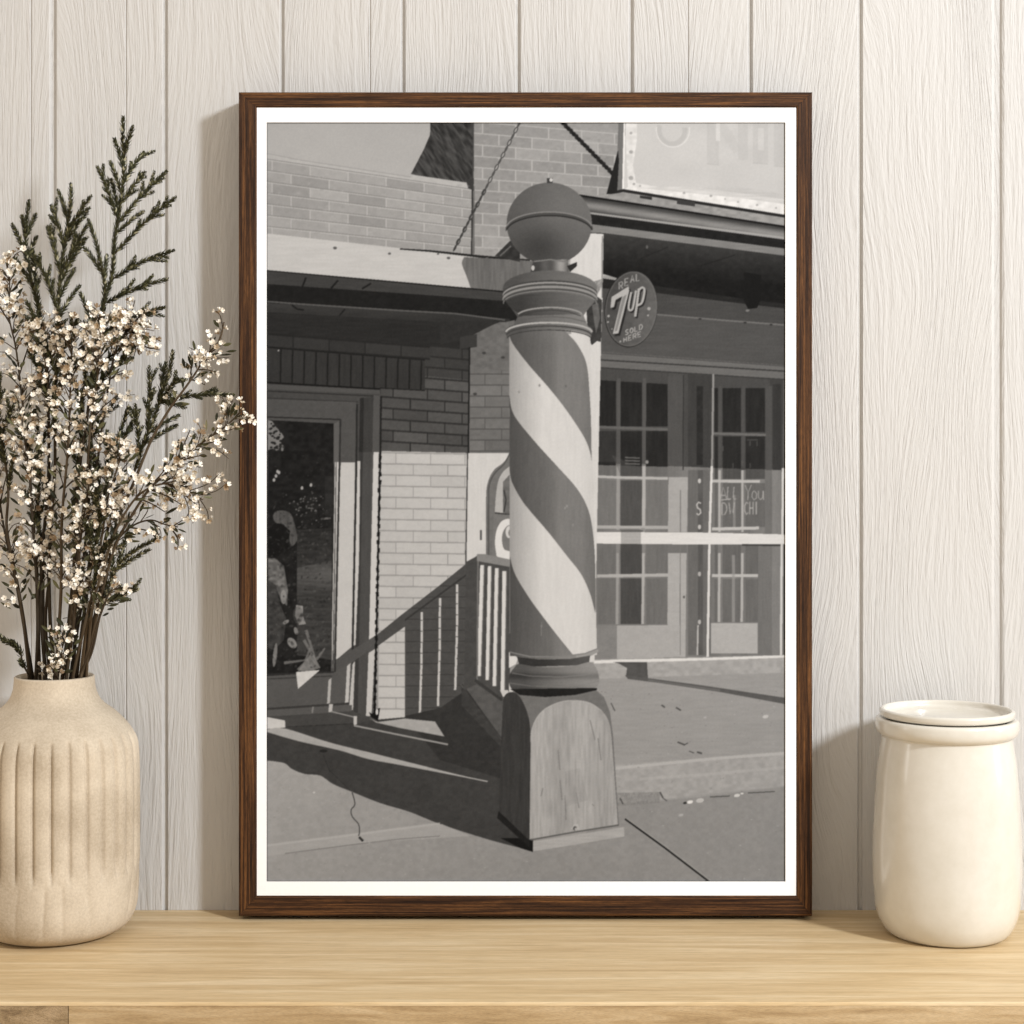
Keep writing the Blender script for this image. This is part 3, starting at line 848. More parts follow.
    poly([(571, 829), (574, 824), (578, 824), (580, 830)], 180)
    ell(575, 828.4, 2, 2.2, 86)
    ell(576, 829, 1.4, 1.4, 170)
    line([(530, 840), (575, 832), (619, 825)], 1.6, 96)
    poly([(532.6, 841.5), (575, 835), (624, 827), (624.4, 836.5), (533, 851.4)], 168, 6, N_HOR)
    poly([(526, 838), (533, 841.5), (533, 852), (520, 848), (500, 838)], 24)
    poly([(498.6, 811), (530, 841), (530, 848), (497, 818)], 32, 3)
    # the lens was soft: smear each tone over about a picture unit
    c = CAN.copy()
    for ax in (0, 1):
        c = 0.34 * c + 0.22 * (np.roll(c, 1, ax) + np.roll(c, -1, ax)) + 0.11 * (np.roll(c, 2, ax) + np.roll(c, -2, ax))
    CAN[:] = c
    # grain of the whole print
    CAN[:] = CAN + 2.6 * N_FINE + 1.6 * N_BIG
    m = np.minimum(np.minimum(np.arange(CW)[None, :], CW - 1 - np.arange(CW)[None, :]), np.minimum(np.arange(CH)[:, None], CH - 1 - np.arange(CH)[:, None])) / KK
    CAN[m < 0.7] *= 0.72
    return np.clip(CAN, 18, 235)
M_WALL = paint_wall()
M_OAK = wood('pale_oak', [(0.26, (0.45, 0.31, 0.155)), (0.48, (0.60, 0.445, 0.25)), (0.72, (0.72, 0.58, 0.375))], (0.8, 14, 14), rough=0.5, bump=0.12, grain=5.0, fine=(1.6, 1.5, 1.5), pores=0.14)
M_OAKEDGE = wood('oak_edge', [(0.28, (0.28, 0.18, 0.085)), (0.48, (0.45, 0.315, 0.165)), (0.72, (0.60, 0.455, 0.275))], (2.6, 14, 30), rough=0.65, bump=0.5, grain=4.0, fine=(3, 3, 3), attr='tint', pores=0.22)
M_OAKEND = wood('oak_end', [(0.28, (0.16, 0.10, 0.05)), (0.5, (0.29, 0.20, 0.105)), (0.70, (0.42, 0.30, 0.175))], (7, 14, 16), rough=0.65, bump=0.7, grain=6.0, fine=(2, 2, 2), attr='tint', pores=0.3)
W_ST = [(0.32, (0.012, 0.005, 0.0025)), (0.48, (0.055, 0.023, 0.009)), (0.68, (0.20, 0.085, 0.027))]
M_WALV = wood('walnut_upright', W_ST, (150, 30, 2.4), rough=0.55, bump=0.45, grain=3.0, fine=(1, 1, 2), spec=0.16, pores=0.65)
M_WALH = wood('walnut_level', W_ST, (2.4, 30, 150), rough=0.55, bump=0.45, grain=3.0, fine=(2, 1, 1), spec=0.16, pores=0.65)
M_MAT = plain('white_mount_card', (0.93, 0.93, 0.93), 0.8, 0.1)
M_RUBBER = plain('dark_rubber', (0.03, 0.028, 0.025), 0.7)
M_VASE = stoneware('sandy_stoneware', (0.37, 0.30, 0.215), (0.60, 0.515, 0.40), 0.85, 0.35, scale=420.0)
M_JAR = stoneware('ivory_glaze', (0.60, 0.565, 0.49), (0.665, 0.635, 0.57), 0.24, 0.02, scale=90.0, coat=0.6)
M_STEM = tinted('brown_stem', [(0.0, (0.026, 0.018, 0.010)), (0.5, (0.062, 0.042, 0.023)), (1.0, (0.16, 0.115, 0.068))], 0.7)
M_GREEN = tinted('dark_evergreen', [(0.0, (0.013, 0.014, 0.006)), (0.6, (0.050, 0.050, 0.021)), (0.88, (0.13, 0.125, 0.058)), (1.0, (0.38, 0.36, 0.24))], 0.5)
M_BLOOM = tinted('cream_petal', [(0.0, (0.20, 0.125, 0.065)), (0.14, (0.40, 0.30, 0.19)), (0.3, (0.70, 0.63, 0.52)), (1.0, (0.90, 0.86, 0.78))], 0.6)

# ---------------------------------------------------------------- wall of upright boards
YW = 0.043
SW = (DIST + YW) / F
grooves = [-175, -62, 53, 165, 282, 403, 518, 631, 750, 860, 998, 1116, 1232]
widths = {53: 3.2, 998: 5.0, 165: 2.6, 282: 2.2, 403: 2.2}
minor = [31, 126, 370, 688]
prof, btint = [], []          # (x, y) of the front outline from left to right


def gx(px):
    return (px - 512.0) * SW


X0, X1 = -1.55, 1.55
prof.append((X0, YW))
items = sorted([(g, 1) for g in grooves] + [(g, 0) for g in minor] + [(1350, 1), (1465, 1), (-290, 1), (-405, 1), (-520, 1), (-635, 1), (-750, 1), (-865, 1), (1580, 1), (1700, 1), (1820, 1)])
for g, big in items:
    x = gx(g)
    if not X0 + .02 < x < X1 - .02:
        continue
    if big:
        w = widths.get(g, 2.4) * 0.001
        prof += [(x - w * 1.3, YW), (x - w * .85, YW + .0012), (x - w * .55, YW + .0034), (x + w * .55, YW + .0034), (x + w * .85, YW + .0012), (x + w * 1.3, YW)]
    else:
        prof += [(x - .0012, YW), (x - .0004, YW + .0012), (x + .0004, YW + .0012), (x + .0012, YW)]
prof.append((X1, YW))
ZB, ZT = -0.9, 1.75
v, f, tn = [], [], []
n = len(prof)
for x, y in prof:
    v += [(x, y, ZB), (x, y, ZT)]
b = 0.37
for i in range(n - 1):
    f.append((2 * i, 2 * i + 2, 2 * i + 3, 2 * i + 1))
    if prof[i + 1][1] == YW and prof[i][1] == YW:
        b = (b * 7.13 + 0.417) % 1.0
    tn.append(b)
k = len(v)
v += [(X0, YW + .06, ZB), (X0, YW + .06, ZT), (X1, YW + .06, ZB), (X1, YW + .06, ZT)]
f += [(k + 2, k, k + 1, k + 3), (k, 0, 1, k + 1), (2 * n - 2, k + 2, k + 3, 2 * n - 1)]
f += [tuple([k + 1] + [2 * i + 1 for i in range(n)] + [k + 3]), tuple([k + 2] + [2 * i for i in range(n - 1, -1, -1)] + [k])]
tn += [0.1] * 5
wall = link('wall_back', mesh('wall_back', v, f, tn), M_WALL, None, False)
wall['kind'] = 'structure'
FLOORV = [(-1.55, -3.2, -.93), (1.55, -3.2, -.93), (1.55, YW + .06, -.93), (-1.55, YW + .06, -.93), (-1.55, -3.2, -.9), (1.55, -3.2, -.9), (1.55, YW + .06, -.9), (-1.55, YW + .06, -.9)]
floor = link('floor', mesh('floor', FLOORV, [(3, 2, 1, 0), (4, 5, 6, 7), (0, 1, 5, 4), (1, 2, 6, 5), (2, 3, 7, 6), (3, 0, 4, 7)]), M_OAK, None, False)
floor['kind'] = 'structure'
wall['label'] = 'cream painted wall of upright wood grain boards'


# ---------------------------------------------------------------- solids from bmesh
def box_mesh(name, x0, x1, y0, y1, z0, z1, bev=0.0, seg=3, edges=None, tint=None):
    bm = bmesh.new()
    bmesh.ops.create_cube(bm, size=1.0)
    for q in bm.verts:
        q.co = Vector((x0 + (q.co.x + .5) * (x1 - x0), y0 + (q.co.y + .5) * (y1 - y0), z0 + (q.co.z + .5) * (z1 - z0)))
    if bev:
        es = [e for e in bm.edges if edges is None or edges(e)]
        bmesh.ops.bevel(bm, geom=es, offset=bev, segments=seg, affect='EDGES', profile=0.6)
    me = bpy.data.meshes.new(name)
    bm.to_mesh(me)
    bm.free()
    if tint is not None:
        at = me.attributes.new('tint', 'FLOAT', 'FACE')
        at.data.foreach_set('value', np.full(len(me.polygons), tint, np.float32))
    return me


# ---------------------------------------------------------------- oak shelf
YF = -0.265
shelf = empty('wooden_shelf', (0, YW, 0))
tag(shelf, 'pale oak wooden shelf against the cream board wall, holding frame, vase and jar', 'shelf')
top_me = box_mesh('shelf_board', -1.35, 1.35, YF, YW - .0004, -.0030, 0, .0016, 3, lambda e: all(q.co.y < YF + .001 and q.co.z > -.001 for q in e.verts))
bm = bmesh.new()
bm.from_mesh(top_me)
core = box_mesh('shelf_core', -1.35, 1.35, YF + .003, YW - .0004, -.046, -.0030)
bm.from_mesh(core)
bm.to_mesh(top_me)
bm.free()
bpy.data.meshes.remove(core)
link('shelf_board', top_me, M_OAK, shelf, False)
XJ = (68 - 512) * (DIST + YF) / F
front_top = lambda e: all(q.co.y < YF + .001 for q in e.verts)
edge_left = link('edge_strip', box_mesh('edge_strip', -1.35, XJ - .0003, YF + .0003, YF + .003, -.046, -.0030, .0004, 2, front_top, 0.13), M_OAKEND, shelf)
o = link('edge_strip', box_mesh('edge_strip', XJ + .0003, 1.35, YF + .0003, YF + .003, -.046, -.0030, .0004, 2, front_top, 0.62), M_OAKEDGE, shelf)
edge_left['label'] = 'darker front strip of the shelf at its left end'

# ---------------------------------------------------------------- picture frame
frame = empty('picture_frame', (P(525.5, 916.5).x, 0.017, 0))
tag(frame, 'dark walnut picture frame with white mount around a black and white street photograph', 'picture frame')
OX0, OX1, OZ1, OZ0 = P(238.5, 0).x, P(812.5, 0).x, P(0, 92).z, P(0, 916.5).z
IX0, IX1, IZ1, IZ0 = P(256.5, 0).x, P(796.5, 0).x, P(0, 107.3).z, P(0, 896).z


def rail(name, a_out, b_out, a_in, b_in, mat):
    """a mitred moulding from corner a to corner b (x, z outside and inside corners)"""
    # profile: t = 0 outside, 1 inside; y depth
    pr = [(0, .0415), (0, .0022), (.05, .0007), (.10, 0), (.90, 0), (.96, .0004), (1, .0012), (1, .006), (.72, .006), (.72, .0415)]
    vv, ff = [], []
    for (o_, i_) in ((a_out, a_in), (b_out, b_in)):
        for t, y in pr:
            vv.append((o_[0] + (i_[0] - o_[0]) * t, y, o_[1] + (i_[1] - o_[1]) * t))
    m_ = len(pr)
    for i in range(m_):
        j = (i + 1) % m_
        ff.append((i, j, m_ + j, m_ + i))
    ff += [tuple(range(m_ - 1, -1, -1)), tuple(range(m_, 2 * m_))]
    me = mesh(name, vv, ff)
    bm = bmesh.new()
    bm.from_mesh(me)
    bmesh.ops.recalc_face_normals(bm, faces=bm.faces)
    bm.to_mesh(me)
    bm.free()
    return link(name, me, mat, frame, False)


g = 0.00012
rail('frame_rail', (OX0, OZ0), (OX0, OZ1), (IX0, IZ0), (IX0, IZ1), M_WALV)
rail('frame_rail', (OX1, OZ1), (OX1, OZ0), (IX1, IZ1), (IX1, IZ0), M_WALV)
rail('frame_rail', (OX0 + g, OZ1 + g), (OX1 - g, OZ1 + g), (IX0 + g, IZ1 + g), (IX1 - g, IZ1 + g), M_WALH)
rail('frame_rail', (OX1 - g, OZ0 - g), (OX0 + g, OZ0 - g), (IX1 - g, IZ0 - g), (IX0 + g, IZ0 - g), M_WALH)
# mount card: a flat ring with a thickness
MY = 0.0011
px_ = [(IX0 - .003, IZ0 - .003), (IX1 + .003, IZ0 - .003), (IX1 + .003, IZ1 + .003), (IX0 - .003, IZ1 + .003)]
qx0, qx1 = P(PX0 - .1, 0, MY).x, P(PX1 + .1, 0, MY).x
qz0, qz1 = P(0, PY1 + .1, MY).z, P(0, PY0 - .1, MY).z
qi = [(qx0, qz0), (qx1, qz0), (qx1, qz1), (qx0, qz1)]
# the card fits inside the rails
px_ = [(IX0 + .0002, IZ0 + .0002), (IX1 - .0002, IZ0 + .0002), (IX1 - .0002, IZ1 - .0002), (IX0 + .0002, IZ1 - .0002)]
vv = [(x, MY, z) for x, z in px_] + [(x, MY, z) for x, z in qi] + [(x, MY + .0012, z) for x, z in px_] + [(x, MY + .0012, z) for x, z in qi]
ff = []
for i in range(4):
    j = (i + 1) % 4
    ff += [(i, j, 4 + j, 4 + i), (8 + j, 8 + i, 12 + i, 12 + j), (4 + i, 4 + j, 12 + j, 12 + i), (j, i, 8 + i, 8 + j)]
link('mount', mesh('mount', vv, ff), M_MAT, frame, False)
link('back_board', box_mesh('back_board', IX0 + .0002, IX1 - .0002, MY + .0030, MY + .0048, IZ0 + .0002, IZ1 - .0002), M_MAT, frame, False)
for x in (OX0 + .06, OX1 - .06):
    link('foot', box_mesh('foot', x - .008, x + .008, .014, .030, 0, OZ0 - .0003, .0006, 2), M_RUBBER, frame, False)


# ---------------------------------------------------------------- the print
def make_print():
    c = paint_print()
    S = 2                                    # canvas cells averaged per mesh point
    h, w = CH // S, CW // S
    d = c[:h * S, :w * S].reshape(h, S, w, S).mean((1, 3)) / 255.0
    lin = np.where(d <= 0.04045, d / 12.92, ((d + 0.055) / 1.055) ** 2.4) / PRINT_L
    st = S / KK
    sp = (DIST + MY + .0016) / F
    xs = (PX0 + (np.arange(w) + .5) * st - 512.0) * sp
    zs = CAMZ + (HOR - (PY0 + (np.arange(h) + .5) * st)) * sp
    xs[0] -= .001
    xs[-1] += .001
    zs[0] += .001
    zs[-1] -= .001
    co = np.empty((h, w, 3), np.float32)
    co[..., 0] = xs[None, :]
    co[..., 1] = MY + .0016
    co[..., 2] = zs[:, None]
    idx = np.arange(h * w, dtype=np.int32).reshape(h, w)
    quads = np.stack([idx[1:, :-1], idx[1:, 1:], idx[:-1, 1:], idx[:-1, :-1]], -1).reshape(-1, 4)
    me = bpy.data.meshes.new('photographic_print')
    me.vertices.add(h * w)
    me.vertices.foreach_set('co', co.ravel())
    me.loops.add(quads.size)
    me.loops.foreach_set('vertex_index', quads.ravel())
    me.polygons.add(len(quads))
    me.polygons.foreach_set('loop_start', np.arange(0, quads.size, 4, dtype=np.int32))
    me.update(calc_edges=True)
    at = me.color_attributes.new('tone', 'FLOAT_COLOR', 'POINT')
    rgba = np.ones((h * w, 4), np.float32)
    rgba[:, :3] = lin.reshape(-1, 1)
    at.data.foreach_set('color', rgba.ravel())
    m, nt, b = new_mat('printed_photograph')
    a = N(nt, 'ShaderNodeAttribute', attribute_name='tone')
    nt.links.new(a.outputs['Color'], b.inputs['Base Color'])
    b.inputs['Roughness'].default_value = 0.7
    b.inputs['Specular IOR Level'].default_value = 0.05
    o_ = link('photographic_print', me, m, frame, False)
    o_['label'] = 'black and white photograph of a striped barber pole outside brick shops'


make_print()


# ---------------------------------------------------------------- turned ceramics
def lathe(name, prof_, seg, mod=None, close_bottom=True):
    """prof_ = [(r, z)]; mod(theta, r, z, i) -> r"""
    vv, ff = [], []
    m_ = len(prof_)
    for i, (r, z) in enumerate(prof_):
        for s in range(seg):
            t = 2 * math.pi * s / seg
            rr = mod(t, r, z, i) if mod else r
            vv.append((rr * math.cos(t), rr * math.sin(t), z))
    for i in range(m_ - 1):
        for s in range(seg):
            q = (s + 1) % seg
            ff.append((i * seg + s, i * seg + q, (i + 1) * seg + q, (i + 1) * seg + s))
    ff.append(tuple(range(seg - 1, -1, -1)))
    ff.append(tuple(range((m_ - 1) * seg, m_ * seg)))
    return mesh(name, vv, ff)


def refine(pts, step):
    out = [pts[0]]
    sm = smooth(pts, 8)
    for p in sm[1:]:
        if math.hypot(p[0] - out[-1][0], p[1] - out[-1][1]) >= step:
            out.append(p)
    if out[-1] != pts[-1]:
        out.append(pts[-1])
    return out


VY = -0.041
VS = (DIST + VY) / F
VX = (54.5 - 512) * VS
zz = lambda py: CAMZ + (HOR - py) * VS
vp = [(.046, 0.0), (.0565, .0012), (.0653, .0050), (.0722, .0105), (.0765, .0180), (.0793, .028), (.0805, .041), (83.1 * VS, zz(872)), (83.3 * VS, zz(820)), (83.2 * VS, zz(777)), (82 * VS, zz(748)), (79 * VS, zz(736)),
      (71.6 * VS, zz(724.5)), (60.5 * VS, zz(713)), (50 * VS, zz(705)), (44 * VS, zz(698)), (40.5 * VS, zz(689)), (39.4 * VS, zz(681)), (39.2 * VS, zz(676.5))]
outer = refine(vp, .0016)
inner = refine([(37.8 * VS, zz(675.3)), (36 * VS, zz(677.5)), (35.5 * VS, zz(690)), (40 * VS, zz(703)), (60 * VS, zz(722)), (76 * VS, zz(745)), (78 * VS, zz(800)), (76 * VS, zz(890)), (.055, .010), (.02, .008)], .004)


def vase_mod(t, r, z, i):
    if i >= len(outer):
        return r
    zt, zb_ = .1978, .0673
    a = min(max((zt - z) / .007, 0), 1) * min(max((z - zb_) / .003, 0), 1)
    u = (t * 30 / (2 * math.pi)) % 1.0
    wave = math.exp(-((u - .5) / .085) ** 2)                     # narrow groove
    bulge = 0.0006 * math.cos(2 * math.pi * (u - 0.0))
    r2 = r - a * (0.0034 * wave - bulge)
    lo = min(max((zb_ - .001 - z) / .010, 0), 1) * min(max((z - .001) / .030, 0), 1)
    u2 = ((t + .25 * math.sin(9 * t) * .12 + max(0, z - .01) * 1.6 * math.sin(5 * t)) * 21 / (2 * math.pi)) % 1.0
    r2 += lo * 0.0019 * (abs(math.sin(math.pi * u2)) ** .5 - .8)
    return r2


vase = link('ribbed_vase', lathe('ribbed_vase', outer + inner, 416, vase_mod), M_VASE)
vase.location = (VX, VY, 0)
tag(vase, 'sandy beige stoneware vase with upright grooves, holding evergreen and blossom sprigs', 'vase')

JY = -0.046
JS = (DIST + JY) / F
jz = lambda py: CAMZ + (HOR - py) * JS
jar = empty('ceramic_jar', ((946.8 - 512) * JS, JY, 0))
tag(jar, 'glossy ivory ceramic jar with a flat lid, beside the picture frame', 'jar')
body = [(.049, 0), (.0545, .0009), (.0585, .0035), (.0625, .009), (.0665, .018), (.0692, .031), (72.7 * JS, .055), (72.9 * JS, .085), (71.6 * JS, .115), (69.6 * JS, .147), (67.3 * JS, .169), (64.6 * JS, .187), (63.8 * JS, .1925)]
collar = [(64.2 * JS, .1936), (67 * JS, .1948), (69.2 * JS, .1975), (70.2 * JS, .2015), (70.2 * JS, .2060), (69.6 * JS, .2087), (68 * JS, .2102), (64 * JS, .2104), (61 * JS, .2090)]
inn = [(59 * JS, .205), (58.6 * JS, .190), (64 * JS, .12), (65 * JS, .06), (.05, .010), (.02, .007)]
o = link('jar_body', lathe('jar_body', refine(body, .0025) + refine(collar, .001) + refine(inn, .004), 128), M_JAR, jar)
o.location = (0, 0, 0)
lz = .2113
top = .2188
lid = refine([(.030, lz - .006), (56 * JS, lz - .006), (56.6 * JS, lz - .005)], .01) + [(56.8 * JS, lz - .0002), (63.5 * JS, lz)] + refine([(65.2 * JS, lz + .0008), (66 * JS, lz + .0026), (66.2 * JS, lz + .006), (65.8 * JS, top - .0012), (64.6 * JS, top), (62.4 * JS, top + .0001), (61.2 * JS, top - .0014), (60.4 * JS, top - .0045), (58.5 * JS, top - .0062), (54 * JS, top - .0068), (.02, top - .007)], .0008)
o = link('lid', lathe('lid', lid, 128), M_JAR, jar)
o.location = (0, 0, 0)


# ---------------------------------------------------------------- sprigs
class Tris:
    def __init__(self):
        self.v, self.f, self.t = [], [], []

    def add(self, vs, fs, tint):
        b_ = len(self.v)
        self.v += vs
        self.f += [tuple(b_ + i for i in q) for q in fs]
        self.t += [tint] * len(fs)

    def tube(self, pts, r0, r1, tint, k=6):
        b_ = len(self.v)
        n_ = len(pts)
        for i, p in enumerate(pts):
            d = (pts[min(i + 1, n_ - 1)] - pts[max(i - 1, 0)]).normalized()
            a = d.cross(Vector((0.3, 1, 0.1))).normalized()
            c = d.cross(a)
            r = r0 + (r1 - r0) * i / (n_ - 1)
            for s in range(k):
                t = 2 * math.pi * s / k
                self.v.append(p + (a * math.cos(t) + c * math.sin(t)) * r)
        for i in range(n_ - 1):
            for s in range(k):
                q = (s + 1) % k
                self.f.append((b_ + i * k + s, b_ + i * k + q, b_ + (i + 1) * k + q, b_ + (i + 1) * k + s))
                self.t.append(tint)
        self.f.append(tuple(b_ + s for s in range(k - 1, -1, -1)))
        self.f.append(tuple(b_ + (n_ - 1) * k + s for s in range(k)))
        self.t += [tint, tint]

    def link(self, name, mat, parent, smooth_=True):
        if self.f:
            return link(name, mesh(name, self.v, self.f, self.t), mat, parent, smooth_)


def spline(pts, n=8):
    out = []
    m_ = len(pts)
    for i in range(m_ - 1):
        p = [pts[min(max(i + k_, 0), m_ - 1)] for k_ in (-1, 0, 1, 2)]
        for j in range(n):
            t = j / n
            out.append(0.5 * (2 * p[1] + (p[2] - p[0]) * t + (2 * p[0] - 5 * p[1] + 4 * p[2] - p[3]) * t * t + (3 * p[1] - p[0] - 3 * p[2] + p[3]) * t ** 3))
    out.append(pts[-1].copy())
    return out


def walk(pts, step):
    """points every step along a polyline, with the direction there and the share of its length"""
    tot = sum((pts[i + 1] - pts[i]).length for i in range(len(pts) - 1))
    d, nxt = 0.0, 0.0
    for i in range(len(pts) - 1):
        seg = pts[i + 1] - pts[i]
        L = seg.length
        while nxt <= d + L and L > 0:
            yield pts[i] + seg * ((nxt - d) / L), seg / L, nxt / tot
            nxt += step
        d += L


def side_dir(d, ang):
    a = d.cross(Vector((0.2, 0.9, 0.35))).normalized()
    c = d.cross(a)
    return a * math.cos(ang) + c * math.sin(ang)


def leafy(T, pts, step=0.00056, L=0.0067, W=0.0025, open_=0.62, light=0.0):
    """a twig clothed in short scale leaves"""
    ang = random.random() * 6
    tot = sum((pts[i + 1] - pts[i]).length for i in range(len(pts) - 1))
    for p, d, s in walk(pts, step):
        ang += 2.4
        out = side_dir(d, ang)
        taper = 1.0 - 0.22 * s - 0.5 * max(0, 1 - (1 - s) * tot / .007)
        l_, w_ = L * taper * random.uniform(.75, 1.15), W * random.uniform(.8, 1.15)
        ax = (d + out * open_ * random.uniform(.7, 1.3)).normalized()
        sd = ax.cross(out).normalized()
        q = p + out * 0.0006
        T.add([q, q + ax * l_ * .45 + sd * w_ * .5 - out * .0002, q + ax * l_, q + ax * l_ * .45 - sd * w_ * .5 - out * .0002, q + ax * l_ * .45 + out * .0005],
              [(0, 1, 4), (1, 2, 4), (2, 3, 4), (3, 0, 4)], min(1, max(0, random.betavariate(2, 2.6) + light + (0.45 if random.random() < .16 else 0))))  # random leaves coloured much paler, painting in speckled highlights


def flower(T, p, nrm, r):
    """a small open cup of five petals round a brown eye"""
    a = nrm.cross(Vector((random.random() - .5, random.random() - .5, random.random() - .5))).normalized()
    c = nrm.cross(a)
    tint = random.uniform(.35, 1.0) if random.random() < .76 else random.uniform(.02, .28)
    cup = random.uniform(.55, 1.25)
    for k in range(5):
        t0 = 2 * math.pi * k / 5
        u = a * math.cos(t0) + c * math.sin(t0)
        w = a * math.cos(t0 + .62) + c * math.sin(t0 + .62)
        x = a * math.cos(t0 - .62) + c * math.sin(t0 - .62)
        w2 = (u * .95 + (w - x) * .30)
        x2 = (u * .95 - (w - x) * .30)
        T.add([p, p + w * r * .66 + nrm * r * .40 * cup, p + w2 * r * .95 + nrm * r * .9 * cup, p + x2 * r * .95 + nrm * r * .9 * cup, p + x * r * .66 + nrm * r * .40 * cup], [(0, 1, 2), (0, 2, 3), (0, 3, 4)], tint)
    e = r * .17
    T.add([p + a * e + nrm * e * .6, p + c * e + nrm * e * .6, p - a * e + nrm * e * .6, p - c * e + nrm * e * .6, p + nrm * e * 1.2, p - nrm * e * 4],
          [(0, 1, 4), (1, 2, 4), (2, 3, 4), (3, 0, 4), (1, 0, 5), (2, 1, 5), (3, 2, 5), (0, 3, 5)], 0.05)


def oval_leaf(T, p, d, out, L, W, tint):
    sd = d.cross(out).normalized()
    vs = [p]
    for t, w in ((.3, .8), (.6, 1), (.85, .6)):
        vs += [p + d * L * t + sd * W * w * .5, p + d * L * t + out * W * .12, p + d * L * t - sd * W * w * .5]
    vs.append(p + d * L)
    T.add(vs, [(0, 1, 2), (0, 2, 3), (1, 4, 5, 2), (2, 5, 6, 3), (4, 7, 8, 5), (5, 8, 9, 6), (7, 10, 8), (8, 10, 9)], tint)


def axis3(pts, yo, neck):
    """picture points tip -> mouth of the vase, leaning yo in depth, then down inside the vase"""
    n_ = len(pts)
    y1 = min(pts[-1][1], 681)
    y0 = pts[0][1]
    out = []
    for x, y in pts:
        t = min(max((y1 - y) / max(y1 - y0, 1), 0), 1)
        out.append(P(x, y, VY + neck + (yo - neck) * t ** .8))
    q = out[-1]
    dx, dy = q.x - VX, q.y - VY
    for i in range(1, n_ - 1):
        out[i] = out[i] + Vector((random.uniform(-.0022, .0022), random.uniform(-.003, .003), 0))
    out.append(Vector((VX + dx * .95, VY + dy * .95, q.z - .035)))
    out.append(Vector((VX - dx * .35, VY - dy * .6, .016)))
    return out


def nearest(pts, p):
    return min(range(len(pts)), key=lambda i: (pts[i].x - p.x) ** 2 + (pts[i].z - p.z) ** 2)


def start(name, ax, label, cat, group):
    root = empty(name, ax[-1])
    return tag(root, label, cat, group)


G_E = 'evergreen sprigs in the ribbed vase'
G_B = 'blossom sprigs in the ribbed vase'


def side_curve(AX, tip, base, yb, bow=.05):
    """a side twig from the nearest point of the axis to the picture point tip"""
    i = nearest(AX, P(base[0], base[1], VY))
    b_ = AX[i]
    e = P(tip[0], tip[1], min(b_.y + yb, 0.018))
    mid = (b_ + e) / 2
    up = (AX[max(i - 3, 0)] - b_)
    up = up.normalized() if up.length > 0 else Vector((0, 0, 1))
    mid += up * (e - b_).length * bow
    return spline([b_, mid, e], 8)


def evergreen(pts, sides, label, yo, neck, leaf_to, r=0.0021, light=0.0):
    """pts axis from tip down; sides (tip, joint); leaves clothe the axis from the tip to picture height leaf_to"""
    ax = axis3(pts, yo, neck)
    AX = spline(ax, 7)
    root = start('evergreen_sprig', ax, label, 'sprig', G_E)
    S_, L_ = Tris(), Tris()
    S_.tube(AX, .0006, r * 1.2, random.uniform(.0, .5))
    zl = P(0, leaf_to, VY).z
    top_ = [p for p in AX if p.z > zl]
    leafy(L_, top_[::-1], light=light)
    for tip, base in sides:
        C = side_curve(AX, tip, base, random.uniform(-.022, .016))
        S_.tube(C, .0009, .0004, random.uniform(.1, .4), 5)
        leafy(L_, C[1:], light=light)
        Ln = (C[-1] - C[0]).length
        if Ln > .040:                                   # short twiglets along the longer ones
            for k in range(int(Ln / .013)):
                i = random.randint(4, int(len(C) * .72))
                d = (C[i + 1] - C[i]).normalized()
                sgn = random.choice((-1, 1))
                sd = d.cross(Vector((0, 1, 0))).normalized() * sgn + Vector((0, random.uniform(-.4, .3), 0))
                e = C[i] + (d * 1.0 + sd * .5).normalized() * random.uniform(.008, .02)
                if e.y < .02:
                    leafy(L_, spline([C[i], (C[i] + e) / 2 + d * .001, e], 4), L=.0048, light=light)
    S_.link('stem', M_STEM, root)
    L_.link('foliage', M_GREEN, root, False)
    return root


